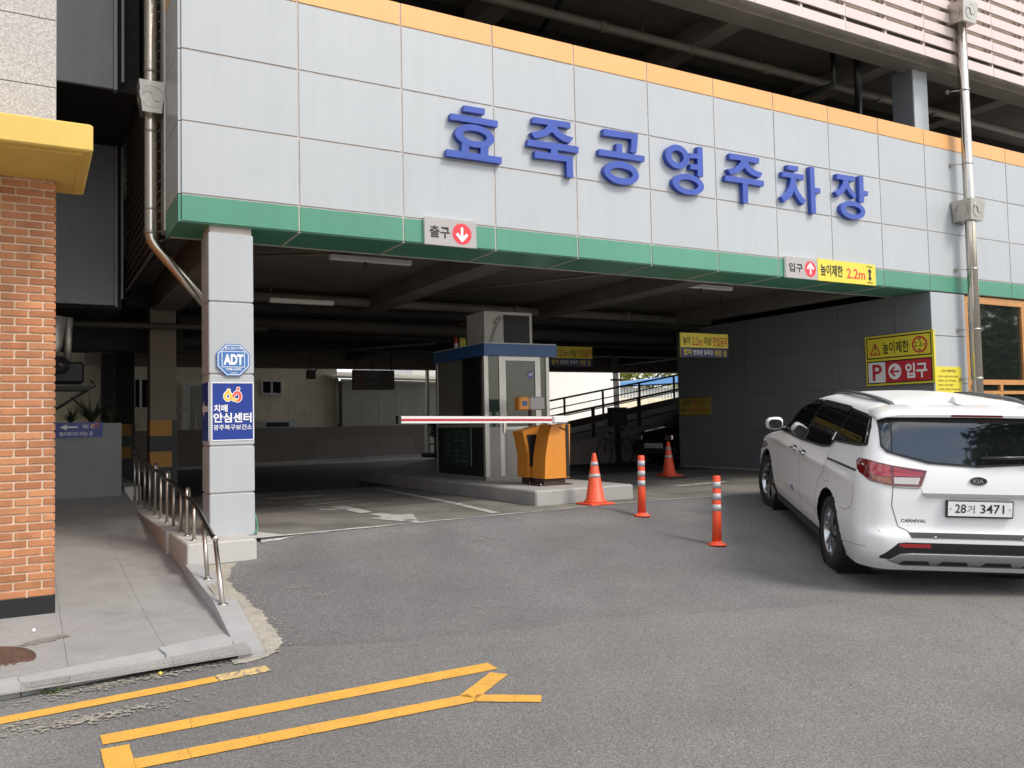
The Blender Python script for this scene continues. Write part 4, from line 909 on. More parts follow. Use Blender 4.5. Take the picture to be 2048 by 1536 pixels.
for m, wd, lv in (('sign_white', .038, 1.2), (None, .024, 2.0)):
    yel = arc(.165, .455, .028, .036, -60, -330, 16)+[(.205, .435), (.225, .418), (.25, .412)]
    red = [(.195, .43), (.215, .455)]+arc(.258, .452, .030, .044, 150, -90, 16)+[(.25, .412)]
    ribbon(b, red, m or 'emblem_red', lv, wd); ribbon(b, yel, m or 'emblem_orange', lv+.2, wd)
b.disc(.172, .515, .021, .021, 'sign_white', 1.3).disc(.172, .515, .014, .014, 'emblem_orange', 2.3).disc(.268, .532, .021, .021, 'sign_white', 1.3).disc(.268, .532, .014, .014, 'emblem_red', 2.3); b.done()
b = Board('side_arrow_sign', 'narrow blue sign with white left arrow on the shaded side of the pillar', 'sign', (.266, .435, .985), Yl, .375, .60, .010, 'sign_blue', edge='sign_white')
b.rect(.10, .30, .34, .36, 'sign_white', 1).poly([(.03, .33), (.15, .42), (.15, .24)], 'sign_white', 1.3); b.done()
# hanging parking guide sign, dark
b = Board('guide_sign', 'dark hanging parking guide board with P and round arrow seen deep in the garage', 'sign', (5.21, 10, 1.96), Xr, 1.04, .465, .04, 'guide_dark', edge='black')
b.rect(.02, .02, .25, .445, 'guide_red', 1).text('P', .06, .07, .21, .39, 'ink_faded', 2, .02).disc(.88, .23, .10, .10, 'guide_red', 1); arrow(b, .88, .23, .085, 0, 'ink_faded', 2)
for i, (u, v, w) in enumerate(((.42, .37, .27), (.44, .29, .23), (.42, .15, .27), (.30, .34, .07), (.30, .12, .07))): b.rect(u, v, u+w, v+.04, 'ink_faded', 1)
h_ = MB()
for u in (.06, .5, .97): h_.tube([(5.21+u, 10.02, 2.42), (5.21+u, 10.02, 3.2)], .01, 6)
h_.build('hanger', 'black', b.root); b.done()
sp = thing('speaker_box', 'small black box hanging from the ceiling left of the dark guide board', 'box', (5.41, 14, 2.56))
b = MB().box(5.29, 13.95, 2.44, 5.53, 14.1, 2.68, .02); b.tube([(5.33, 13.94, 2.66), (5.29, 13.92, 2.70)], .02, 6); b.tube([(5.5, 13.94, 2.66), (5.55, 13.92, 2.70)], .02, 6); b.tube([(5.41, 14.02, 2.67), (5.41, 14.02, 3.4)], .012, 6); b.build('housing', 'black', sp)
ps = thing('height_bar_post', 'red and white striped vertical bar hanging above the booth roof with yellow plate', 'bar', (6.45, 7, 3))
for i in range(5): MB().box(6.40, 6.98, 2.62+.18*i, 6.47, 7.02, 2.62+.18*i+.179).build('stripe', 'sign_red_dull' if i % 2 else 'arm_white', ps)
MB().box(6.52, 6.985, 2.62, 6.66, 7.0, 3.22).build('plate', 'sign_yellow_dull', ps)
# ------------------------------------------------------------------ island, booth, barrier
isl = struct(MB().box(4.53, .74, -.05, 6.15, 7.8, .20, .02).build('kerb_island', 'concrete'))
b = MB(); pl = [(6.02, .74), (6.14, .62), (6.2, .75), (6.2, 1.6), (6.16, 1.6)]
BT = thing('ticket_booth', 'grey steel ticket booth with blue roof band and tall glass front', 'booth', (5.6, 4.2, .2))
x0, x1, y0, y1 = 4.98, 6.20, 3.0, 4.86
MB().box(x0, y0, .20, x1, y1, .26).build('base', 'booth_steel', BT)
rf = MB().box(x0-.02, y0-.05, 2.19, x1+.13, y1+.05, 2.385).build('roof', 'booth_blue', BT); MB().box(x0-.015, y0-.045, 2.386, x1+.125, y1+.045, 2.40).build('roof_cap', 'booth_white', rf)
for (a, c, d, e) in ((x0, y0, x0+.075, y0+.07), (x1-.06, y0, x1, y0+.06), (x0, y1-.06, x0+.06, y1), (x1-.06, y1-.06, x1, y1), (5.255, y0+.001, 5.33, y0+.06), (5.98, y0+.001, 6.03, y0+.06)):
    MB().box(a, c, .261, d, e, 2.189).build('post', 'alu', BT)
MB().box(x0+.076, y0+.004, .262, 5.254, y0+.04, 1.05).build('front_panel', 'booth_steel', BT)
dr = MB().box(5.332, y0+.002, .262, 5.979, y0+.04, 1.0).build('door', 'booth_steel', BT)
MB().box(5.37, y0-.004, .32, 5.94, y0+.001, .95).build('door_panel', 'booth_steel', dr)
b = MB(); b.box(5.332, y0+.002, 1.001, 5.979, y0+.045, 1.05); b.box(5.332, y0+.002, 2.12, 5.979, y0+.045, 2.188); b.box(5.332, y0+.002, 1.051, 5.375, y0+.045, 2.119); b.box(5.93, y0+.002, 1.051, 5.979, y0+.045, 2.119); b.build('door_frame', 'alu', dr)
MB().box(5.376, y0+.018, 1.051, 5.929, y0+.024, 2.119).build('door_glass', 'glass_green', dr)
MB().box(5.31, y0-.03, .95, 5.33, y0-.005, 1.12).build('handle', 'steel', dr)
for (a, c, z0) in ((x0+.076, 5.254, 1.051), (6.031, x1-.061, .262)): MB().box(a, y0+.018, z0, c, y0+.024, 2.188).build('window_pane', 'glass_green', BT)
MB().box(x0+.002, y0+.071, .262, x0+.04, y1-.061, 1.05).build('side_panel', 'black', BT)
MB().box(x0+.014, y0+.071, 1.10, x0+.02, y1-.061, 2.188).build('side_window', 'glass_dark', BT)
MB().box(x0+.002, y0+.071, 1.051, x0+.05, y1-.061, 1.099).build('window_rail', 'alu', BT)
MB().box(x1-.04, y0+.061, .262, x1-.002, y1-.061, 2.188).build('side_panel', 'booth_steel', BT); MB().box(x0+.07, y1-.04, .262, x1-.07, y1-.002, 2.188).build('rear_panel', 'booth_steel', BT)
f = Flat((5.78, 3.015, 1.72), Xr, BT); f.disc(.07, .17, .055, .06, 'sign_blue', 1); f.text('ADT', .03, .15, .115, .20, 'sign_white', 2, .03); f.done()
bd = Board('tariff_board', 'dark green tariff board with pale writing on the side of the ticket booth', 'sign', (4.972, 4.55, .42), Yl, 1.05, .62, .012, 'board_green', edge='booth_steel')
for i in range(6):
    for j in range(3): 
        if (i+j) % 4: bd.rect(.12+.30*j, .06+.085*i, .12+.30*j+.2-.05*(i % 2), .085+.085*i, 'ink_pale', 1)
bd.text('주차요금', .3, .55, .75, .60, 'ink_pale', 2); bd.done()
acb = thing('roof_unit', 'pale boxed air conditioning unit standing on the booth roof', 'air conditioner', (5.75, 3.6, 2.4))
MB().box(5.29, 3.55, 2.401, 6.22, 4.2, 2.99).build('housing', 'booth_white', acb); MB().box(5.66, 3.535, 2.46, 6.16, 3.549, 2.94).build('grille', 'black', acb)
b = MB().tube([(5.40, 3.52, 2.45), (5.46, 3.51, 2.62), (5.55, 3.51, 2.80), (5.60, 3.51, 2.88), (5.56, 3.51, 2.90), (5.48, 3.51, 2.78)], .018, 8); b.build('hose', 'booth_white', acb)
GT = thing('barrier_gate', 'orange barrier cabinet with a white arm with red stripe across the exit lane', 'barrier', (5.25, 1.5, .2))
cab = MB()
pr = [(4.98, .30), (5.00, .62), (5.06, .90), (5.12, 1.075), (5.43, 1.075), (5.40, .30)]
cab.prism(pr, .34, lambda u, v, w: (u+.09, 1.38+w, v)); cab.build('cabinet', 'gate_orange', GT)
MB().box(5.44, 1.365, .32, 5.486, 1.74, 1.07).build('rear_cover', 'black', GT)
MB().box(5.08, 1.42, .215, 5.44, 1.68, .30).build('foot', 'girder', GT); MB().box(4.98, 1.37, .2, 5.54, 1.74, .214).build('foot_plate', 'girder', GT)
b = MB()
for x in (5.01, 5.50):
    for y in (1.40, 1.71): b.lathe([(.014, .214), (.014, .232)], 6, (x, y, 0))
b.build('bolt', 'steel', GT)
MB().tube([(5.33, 1.372, 1.03), (5.46, 1.37, .985)], .008, 6).build('stay', 'black', GT)
MB().box(5.152, 1.24, 1.085, 5.41, 1.37, 1.195, .02).build('arm_bracket', 'arm_white', GT)
def bar(xa, xb, ya, yb, lo, hi):
    zc = lambda x: 1.187+(5.3-x)/2.45*-.0+(5.3-x)*-.0
    za = lambda x: 1.14+.0165*(5.17-x)
    return MB().hexa([(xa, ya, za(xa)+lo), (xb, ya, za(xb)+lo), (xb, yb, za(xb)+lo), (xa, yb, za(xa)+lo), (xa, ya, za(xa)+hi), (xb, ya, za(xb)+hi), (xb, yb, za(xb)+hi), (xa, yb, za(xa)+hi)])
am = bar(2.85, 5.15, 1.27, 1.35, -.046, .046).build('arm', 'arm_white', GT)
bar(2.852, 5.148, 1.264, 1.269, -.016, .013).build('red_stripe', 'sign_red_dull', am); bar(2.81, 2.848, 1.262, 1.358, -.052, .052).build('end_cap', 'black', am)
b = MB().box(5.17, 1.36, .55, 5.235, 1.378, .60); 
TM = thing('ticket_machine', 'orange ticket machine with dark curved front beside the barrier cabinet', 'ticket machine', (5.15, 2.2, .2))
MB().prism([(4.93, .30), (4.94, .62), (4.90, .82), (4.86, .98), (5.20, 1.06), (5.24, .30)], .30, lambda u, v, w: (u+.02, 1.85+w, v)).build('body', 'gate_orange', TM)
MB().prism([(4.99, .46), (4.99, .70), (4.95, .93), (5.13, .93), (5.17, .70), (5.17, .46)], .006, lambda u, v, w: (u, 1.845-w, v)).build('front_panel', 'black', TM)
MB().prism([(5.04, .36), (5.13, .36), (5.13, .42), (5.04, .42)], .006, lambda u, v, w: (u, 1.845-w, v)).build('ticket_tray', 'booth_steel', TM)
MB().box(5.0, 1.9, .2, 5.2, 2.1, .299).build('foot', 'girder', TM)
sd = MB().prism([(5.20, .30), (5.22, .80), (5.17, 1.06), (5.29, 1.06), (5.27, .80), (5.24, .30)], .26, lambda u, v, w: (u+.025, 1.80+w, v)).build('side_fin', 'gate_orange', TM)
b = MB()
for k in range(14): b.box(5.215+.004*k, 1.775, .50+.028*k, 5.245+.004*k, 1.795, .512+.028*k)
gr = MB().prism([(5.19, .42), (5.25, .95), (5.30, .95), (5.24, .42)], .01, lambda u, v, w: (u, 1.799-w, v)).build('grille_strip', 'black', TM); b.build('grille_bar', 'sign_grey', TM)
TM.location.x += .11
CR = thing('card_reader', 'orange and grey card reader head on a short pole in front of the booth door', 'card reader', (5.3, 2.4, .2))
MB().box(5.23, 2.34, 1.30, 5.42, 2.5, 1.51, .02).build('head', 'gate_orange', CR); MB().box(5.425, 2.34, 1.30, 5.70, 2.5, 1.51, .02).build('screen_box', 'sign_grey', CR); MB().box(5.29, 2.333, 1.37, 5.37, 2.339, 1.44).build('keypad', 'booth_blue', CR)
b = MB().tube([(5.47, 2.42, .2), (5.47, 2.42, 1.30)], .03, 10); b.lathe([(.08, .2), (.08, .215)], 12, (5.47, 2.42, 0)); b.build('pole', 'girder', CR)
# ------------------------------------------------------------------ cones and delineators
def cone(x, y, z, lab, H=.68, tilt=0):
    t = thing('traffic_cone', lab, 'cone', (x, y, z), 'orange traffic cones by the garage entrance')
    b = MB(); b.box(-.19, -.19, 0, .19, .19, .028, .008); b.lathe([(.155, .028), (.15, .05), (.125, .07), (.028, H-.02), (.022, H), (.0, H)], 24); b.v = [(vx+x, vy+y, vz+z) for vx, vy, vz in b.v]; b.build('body', 'cone_orange', t)
    for za, zb in ((.36, .405), (.515, .565)):
        q = lambda h: .125-(.125-.028)*(h-.07)/(H-.09)+.0022
        b = MB(); b.lathe([(q(za), za), (q(zb), zb)], 24, (x, y, z)); b.build('reflective_band', 'reflective', t)
    return t
c1 = cone(5.245, .40, 0, 'orange traffic cone with two silver bands standing in front of the kerb island')
c2 = copy_tree(c1, (9.70, 4.2, 0), 'orange traffic cone in the shade beside the dark right wall')
def post(x, y, lab):
    z = gz(x, y); t = thing('delineator_post', lab, 'bollard', (x, y, z), 'orange lane delineator posts')
    b = MB().lathe([(.105, .0), (.105, .012), (.085, .022), (.062, .030), (.055, .045)], 24, (x, y, z)); bs = b.build('base', 'post_orange', t)
    b = MB()
    for k in range(6): b.lathe([(.008, .018), (.008, .032)], 6, (x+.078*math.cos(k*1.05), y+.078*math.sin(k*1.05), z))
    b.build('bolt', 'steel', bs)
    MB().lathe([(.052, .04), (.047, .30), (.042, .735), (.034, .75), (0, .75)], 24, (x, y, z)).build('tube', 'post_orange', t)
    for za, zb in ((.37, .44), (.49, .56), (.615, .685)): MB().lathe([(.0485-.012*(za-.3), za), (.0485-.012*(za-.3), zb)], 24, (x, y, z)).build('reflective_band', 'reflective', t)
    return t
p1 = post(5.296, -.52, 'orange flexible delineator post next to the traffic cone and kerb island')
p2 = copy_tree(p1, (5.19, -1.95, gz(5.19, -1.95)), 'orange flexible delineator post nearest the white van and the street')
for o, a in ((p1, .02), (p2, .035)): o.rotation_euler = (0, a, 0)
# ------------------------------------------------------------------ planter box, lift sign, outdoor unit on the left
PB = thing('planter_box', 'pale grey box planter at the top of the footway with a blue lift sign', 'planter', (-.6, 5.2, .25))
MB().box(-1.13, 4.97, .1, -.115, 5.6, 1.235).build('box', 'planter_grey', PB); MB().box(-1.1, 5.02, 1.20, -.16, 5.55, 1.24).build('soil', 'black', PB)
b = Board('lift_sign', 'blue lift direction sign with white left arrow on the planter box', 'sign', (-1.02, 4.964, 1.03), Xr, .65, .22, .006, 'sign_blue', edge='sign_blue')
b.rect(.17, .14, .32, .165, 'sign_white', 1).poly([(.09, .152), (.18, .195), (.18, .11)], 'sign_white', 1.2).text('엘리베이터 타는 곳', .08, .025, .52, .085, 'sign_white', 2, .01)
b.line(arc(.52, .165, .025, .025, 0, 300), .012, 'emblem_orange', 1).line(arc(.57, .172, .025, .03, 180, -120), .012, 'emblem_red', 1.2).text('치매안심', .38, .13, .46, .19, 'sign_white', 2); b.done()
def spiky(x, y, z, n, L, lab, grp, m):
    t = thing('potted_plant', lab, 'plant', (x, y, z), grp); b = MB()
    for k in range(n):
        a = random.random()*6.28; l = L*(.5+.6*random.random()); c, s = math.cos(a), math.sin(a); w = .008+.008*random.random(); lean = .3+.7*random.random()
        P = [Vector((x+c*l*lean*q+jit(.005), y+s*l*lean*q, z+l*(q-.75*q*q*lean))) for q in (0, .35, .7, 1)]; nv = Vector((-s, c, 0))
        o = len(b.v)
        for i, p in enumerate(P): ww = w*(1-.9*i/3); b.v += [tuple(p-nv*ww), tuple(p+nv*ww)]
        for i in range(3): b.face((o+2*i, o+2*i+1, o+2*i+3, o+2*i+2))
    b.build('leaf', m, t, fixn=False); return t
spiky(-.50, 5.25, 1.24, 90, .62, 'tall grassy plant with thin arching leaves in the planter box', 'plants in the planter box', 'leaf_dark')
spiky(-.78, 5.22, 1.24, 60, .34, 'low bushy dark plant at the left of the planter box', 'plants in the planter box', 'leaf_dark')
spiky(-.25, 5.28, 1.24, 60, .40, 'low drooping plant at the right end of the planter box', 'plants in the planter box', 'leaf_dark')
OU = thing('outdoor_unit', 'black outdoor cooling unit on steel brackets on the side of the brick building', 'cooling unit', (-.9, 5.0, 1.9))
MB().box(-1.12, 4.45, 1.80, -.64, 4.93, 2.10, .03).build('housing', 'black', OU); b = MB().tube([(-1.1, 4.6, 2.1), (-1.0, 4.6, 2.35), (-.95, 4.6, 2.75)], .09, 12); b.tube([(-.85, 4.7, 2.1), (-.82, 4.7, 2.75)], .05, 10); b.build('duct', 'alu', OU)
b = MB().lathe([(.0, -.05), (.13, 0), (.13, .12), (.0, .16)], 16, (-.95, 4.42, 2.05), 'y'); b.build('motor', 'car_dark', OU)
b = MB(); b.box(-1.13, 4.42, 1.70, -.56, 4.5, 1.76); b.box(-1.13, 4.88, 1.70, -.56, 4.95, 1.76); b.tube([(-.60, 4.46, 1.70), (-1.12, 4.46, 1.35)], .022, 6); b.tube([(-.80, 4.44, 1.60), (-.66, 4.44, 1.45)], .018, 6); b.tube([(-.56, 4.46, 1.84), (-.50, 4.46, 1.76), (-.6, 4.46, 1.70)], .015, 6); b.build('bracket', 'black', OU)
# ------------------------------------------------------------------ lane signal, parked car, bicycle in the dark
LS = thing('lane_signal', 'black loop signal on a post with heavy base at the back of the exit lane', 'signal', (10.9, 18.0, 0))
b = MB().box(10.55, 17.8, 0, 11.3, 18.4, .16, .02); b.build('base', 'black', LS); MB().tube([(10.98, 18.1, .16), (10.98, 18.1, .75)], .03, 8).build('pole', 'black', LS)
hd = MB().box(10.82, 18.0, .70, 11.1, 18.2, 1.22, .02).build('head', 'black', LS)
b = MB()
for k in range(4): b.box(10.80, 17.98, .76+.115*k, 10.818, 18.0, .82+.115*k)
b.build('lens', 'sign_grey', hd)
WP = thing('white_post', 'tall white steel post beside the lane signal', 'post', (10.98, 18.35, 0)); MB().box(10.80, 18.40, 0, 10.90, 18.5, 3.1).build('shaft', 'window_white', WP)
PC = thing('parked_car', 'dark parked hatchback half hidden behind the end of the right wall', 'car', (13.9, 10.6, 0))
def pcar(y, z, ww):  return [(13.0+.85-ww, y, z), (13.0+.85+ww, y, z)]
prof = [(7.6, .35, .80), (7.55, .62, .84), (7.9, .85, .84), (8.6, .97, .80)]
b = MB(); rows_ = [[(-.0, .22), (-.03, .55), (.25, .80), (.95, .93), (1.55, 1.40), (2.6, 1.46), (3.5, 1.15), (3.75, .85), (3.8, .3)]]
for (dy, z) in rows_[0]: 
    w = .84 if z < 1.0 else .66; b.v += [(13.85-w, 7.7+dy, z), (13.85-w*.96, 7.7+dy, z+.02), (13.85+w*.96, 7.7+dy, z+.02), (13.85+w, 7.7+dy, z)]
for i in range(8):
    for k in range(3): b.face((i*4+k, i*4+k+1, i*4+4+k+1, i*4+4+k), True)
    b.v += []
n_ = len(rows_[0])
b.add([(13.85-(.84 if z < 1 else .66), 7.7+dy, z) for dy, z in rows_[0]], [tuple(range(n_))]); b.add([(13.85+(.84 if z < 1 else .66), 7.7+dy, z) for dy, z in rows_[0]], [tuple(range(n_))]); b.build('body', 'car_dark', PC)
MB().box(13.1, 7.66, .60, 13.4, 7.74, .74, .02).build('headlight', 'chrome', PC); MB().box(14.3, 7.66, .60, 14.6, 7.74, .74, .02).build('headlight', 'chrome', PC); MB().box(13.5, 7.655, .4, 14.2, 7.7, .52).build('number_plate', 'plate_white', PC)
MB().hexa([(13.3, 8.78, 1.0), (14.4, 8.78, 1.0), (14.4, 8.82, 1.0), (13.3, 8.82, 1.0), (13.4, 9.2, 1.38), (14.3, 9.2, 1.38), (14.3, 9.24, 1.38), (13.4, 9.24, 1.38)]).build('windscreen', 'glass_dark', PC)
for x in (13.05, 14.65):
    for y in (8.45, 10.7): MB().lathe([(.2, -.09), (.31, -.08), (.31, .08), (.2, .09)], 20, (x, y, .31), 'x').build('wheel', 'rubber', PC)
for x in (12.9, 14.8): MB().box(x-.08, 8.95, .98, x+.08, 9.05, 1.09, .02).build('mirror', 'car_dark', PC)
PC.location = (15.45, 8.1, 0); PC.rotation_euler = (0, 0, -math.pi/2)
BK = thing('bicycle', 'dark bicycle leaning by the switch box at the foot of the ramp', 'bicycle', (12.0, 8.4, 0))
def wheel(cx, cy):
    b = MB(); n = 28; pts = [(cx+.33*math.cos(6.2832*k/n), cy+.14*math.cos(6.2832*k/n), .34+.33*math.sin(6.2832*k/n)) for k in range(n+1)]; b.tube(pts, .018, 6, False)
    for k in range(10): b.tube([(cx, cy, .34), (cx+.32*math.cos(.628*k), cy+.136*math.cos(.628*k), .34+.32*math.sin(.628*k))], .002, 4)
    b.build('wheel', 'rubber', BK)
wheel(11.55, 8.3); wheel(12.55, 8.73)
b = MB()
for pts in ([(11.55, 8.3, .34), (11.68, 8.36, .86), (11.70, 8.37, 1.0)], [(11.68, 8.36, .80), (12.15, 8.56, .36), (12.25, 8.6, .84)], [(11.68, 8.36, .82), (12.22, 8.59, .76), (12.55, 8.73, .34), (12.15, 8.56, .36)]): b.tube(pts, .018, 8)
b.build('frame', 'car_dark', BK); MB().tube([(11.62, 8.15, 1.08), (11.70, 8.37, 1.02), (11.80, 8.58, 1.08)], .014, 8).build('handlebar', 'chrome', BK)
MB().hexa([(12.10, 8.50, .86), (12.40, 8.60, .86), (12.37, 8.74, .86), (12.12, 8.58, .86), (12.10, 8.49, .92), (12.42, 8.60, .94), (12.38, 8.75, .94), (12.11, 8.59, .92)]).build('saddle', 'black', BK)
BK.location.x -= .45
# ------------------------------------------------------------------ the white van
VAN = thing('minivan', 'white minivan driving up the apron into the garage, seen from behind', 'minivan', (0, 0, 0))
def van_basis(yaw, pit, roll):
    f = Vector((math.sin(yaw)*math.cos(pit), math.cos(yaw)*math.cos(pit), math.sin(pit))); l = Vector((-math.cos(yaw), math.sin(yaw), 0)); u = f.cross(l)
    l2 = math.cos(roll)*l+math.sin(roll)*u; return f, l2, f.cross(l2)
vf, vl, vu = van_basis(rad(35.53), rad(5.576), rad(2.065))
m4 = Matrix.Identity(4)
for i in range(3): m4[i][0], m4[i][1], m4[i][2] = vf[i], vl[i], vu[i]
VAN.location = (6.404, -3.612, -.442); VAN.rotation_euler = m4.to_euler()
def tab(t, z):
    return lerp_tab(t, z)
def smooth(t, n=3):
    for _ in range(n):
        q = [t[0]]
        for a, b_ in zip(t[:-1], t[1:]): q += [(a[0]*.75+b_[0]*.25, a[1]*.75+b_[1]*.25), (a[0]*.25+b_[0]*.75, a[1]*.25+b_[1]*.75)]
        t = q+[t[-1]]
    return t
WT = smooth([(.24, .90), (.34, .935), (.45, .965), (.62, .978), (.80, .972), (.98, .965), (1.10, .955), (1.18, .925), (1.30, .895), (1.45, .855), (1.58, .805), (1.64, .765), (1.69, .66), (1.725, .45), (1.745, .15)])
XF = smooth([(.24, 3.88), (.40, 3.97), (.60, 3.99), (.78, 3.94), (.92, 3.78), (1.0, 3.50), (1.06, 3.10), (1.12, 2.80), (1.18, 2.62), (1.35, 2.28), (1.5, 1.92), (1.60, 1.55), (1.66, 1.22), (1.71, .98), (1.745, .70)])
XR = smooth([(.24, -.90), (.34, -1.02), (.42, -1.085), (.58, -1.10), (.62, -1.06), (.70, -1.045), (.95, -1.045), (1.10, -1.02), (1.20, -.985), (1.40, -.925), (1.58, -.87), (1.64, -.84), (1.69, -.70), (1.725, -.45), (1.745, .0)])
RRt = smooth([(.24, .26), (.6, .24), (1.1, .20), (1.3, .14), (1.6, .16), (1.7, .3), (1.745, .15)], 2)
RFt = smooth([(.24, .45), (.6, .5), (.9, .5), (1.1, .55), (1.3, .5), (1.6, .4), (1.7, .3), (1.745, .15)], 2)
wv = lambda z: tab(WT, z); xfv = lambda z: tab(XF, z); xrv = lambda z: tab(XR, z)
def arcbow(y, w): return .05*(1-(abs(y)/w)**2)        # crown of the tail in plan
def yside(x, z):
    w = wv(z); rr = min(tab(RRt, z), w*.9); rf = min(tab(RFt, z), w*.9); xr, xf = xrv(z), xfv(z)
    flare = .012*math.exp(-((z-.55)/.22)**2)*(math.exp(-((x)/.55)**2)+math.exp(-((x-3.06)/.55)**2))
    sh = .012*math.exp(-((z-.99)/.035)**2)-.010*math.exp(-((z-.46)/.06)**2)*(1 if .5 < x < 2.5 else 0)
    if x < xr+rr: d = (xr+rr-x)/rr; return w-rr+rr*math.sqrt(max(0, 1-min(1, d)**2))
    if x > xf-rf: d = (x-xf+rf)/rf; return w-rf+rf*math.sqrt(max(0, 1-min(1, d)**2))
    return w+flare+sh*min(1, (x-xr-rr)/.3, (xf-rf-x)/.3)
def xrear(y, z):
    w = wv(z); rr = min(tab(RRt, z), w*.9); a = abs(y)
    base = xrv(z)
    if a > w-rr: d = min(1, (a-w+rr)/rr); return base+rr-rr*math.sqrt(1-d*d)+.0
    return base
# body shell as a dense ring grid
zs = [.24, .27, .30, .33]+[.36+.026*k for k in range(49)]+[1.64, 1.655, 1.67, 1.685, 1.70, 1.712, 1.724, 1.734, 1.741]
zs = sorted(set(round(z, 4) for z in zs))
NR, NC, NS, NFc, NF = 16, 9, 110, 9, 10
def ringpts(z):
    w = wv(z); rr = min(tab(RRt, z), w*.9); rf = min(tab(RFt, z), w*.9); xr, xf = xrv(z), xfv(z); P = []
    for k in range(NR): y = (w-rr)*k/NR; P.append((xr, y))
    for k in range(NC): a = math.pi/2*k/NC; P.append((xr+rr-rr*math.cos(a), w-rr+rr*math.sin(a)))
    for k in range(NS): x = xr+rr+(xf-rf-xr-rr)*k/NS; P.append((x, yside(x, z) if k else w))
    for k in range(NFc): a = math.pi/2*k/NFc; P.append((xf-rf+rf*math.sin(a), w-rf+rf*math.cos(a)))
    for k in range(NF+1): P.append((xf, (w-rf)*(1-k/NF)))
    return P+[(x, -y) for x, y in P[-2:0:-1]]
rings = [ringpts(z) for z in zs]; n = len(rings[0])
verts = [[x, y, z] for R_, z in zip(rings, zs) for x, y in R_]
AR = [(0.0, .375, .425), (3.06, .375, .425)]
def inarch(x, z, e=0): return any((x-cx)**2+(z-cz)**2 < (r-e)**2 for cx, cz, r in AR)
faces = []
for j in range(len(zs)-1):
    for i in range(n):
        q = (j*n+i, j*n+(i+1) % n, (j+1)*n+(i+1) % n, (j+1)*n+i)
        c = [sum(verts[k][d] for k in q)/4 for d in range(3)]
        if abs(c[1]) > .6 and inarch(c[0], c[2]): continue
        faces.append(q)
used = {k for f in faces for k in f}
for k in used:
    x, y, z = verts[k]
    if abs(y) > .6:
        for cx, cz, r in AR:
            d = math.hypot(x-cx, z-cz)
            if d < r+.012:
                s = (r/d) if d > 1e-6 else 1; verts[k][0] = cx+(x-cx)*s; verts[k][2] = cz+(z-cz)*s
top = (len(zs)-1)*n
b = MB(); b.v = [tuple(v) for v in verts]
for f in faces: b.face(f, True)
b.v.append(((xrv(1.745)+xfv(1.745))/2, 0, 1.747)); cidx = len(b.v)-1
for i in range(n): b.face((top+i, top+(i+1) % n, cidx), True)
body = b.build('body', 'car_white', VAN)
def clip_grid(poly, du, dv, fn, off):
    """Polygon cut on a fine grid and laid on the body surface."""
    bm = bmesh.new(); vs_ = [bm.verts.new((u, v, 0)) for u, v in poly]; bm.faces.new(vs_)
    us = [p[0] for p in poly]; vv = [p[1] for p in poly]
    def cut(lo, hi, st, ax):
        c = lo+st
        while c < hi:
            no = (1, 0, 0) if ax == 0 else (0, 1, 0); co = (c, 0, 0) if ax == 0 else (0, c, 0)
            bmesh.ops.bisect_plane(bm, geom=bm.verts[:]+bm.edges[:]+bm.faces[:], plane_co=co, plane_no=no); c += st
    cut(min(us), max(us), du, 0); cut(min(vv), max(vv), dv, 1)
    bm.verts.index_update(); V = [fn(v.co.x, v.co.y, off) for v in bm.verts]; F = [tuple(v.index for v in f.verts) for f in bm.faces]; 
    E = [tuple(v.index for v in e.verts) for e in bm.edges if len(e.link_faces) == 1]; W = [fn(v.co.x, v.co.y, -.004) for v in bm.verts]
    bm.free(); return V, F, E, W
def fside(sg): return lambda x, z, o: (x, sg*(yside(x, z)+o), z)
def frear(y, z, o): return (xrear(y, z)-o, y, z)
def patch(name, poly, m, fn, off=.003, du=.05, dv=.04, par=body):
    V, F, E, W = clip_grid(poly, du, dv, fn, off); b = MB(); nV = len(V); b.v = V+W+V
    for f in F: b.face(f, True)
    for a, c in E: b.face((2*nV+a, 2*nV+c, nV+c, nV+a))
    return b.build(name, m, par)
def ribbon3(b, pts, w, fn, off=.0015):
    """Narrow strip following points on the surface (panel gaps, trims)."""
    dense = []
    for p, q in zip(pts[:-1], pts[1:]):
        k = max(1, int(math.hypot(q[0]-p[0], q[1]-p[1])/.03)); dense += [(p[0]+(q[0]-p[0])*i/k, p[1]+(q[1]-p[1])*i/k) for i in range(k)]
    dense.append(pts[-1]); o = len(b.v)
    for i, p in enumerate(dense):
        a = dense[max(0, i-1)]; c = dense[min(len(dense)-1, i+1)]; d = Vector((c[0]-a[0], c[1]-a[1])).normalized()
        b.v += [fn(p[0]-d.y*w/2, p[1]+d.x*w/2, off), fn(p[0]+d.y*w/2, p[1]-d.x*w/2, off)]
    for i in range(len(dense)-1): b.face((o+2*i, o+2*i+1, o+2*i+3, o+2*i+2), True)
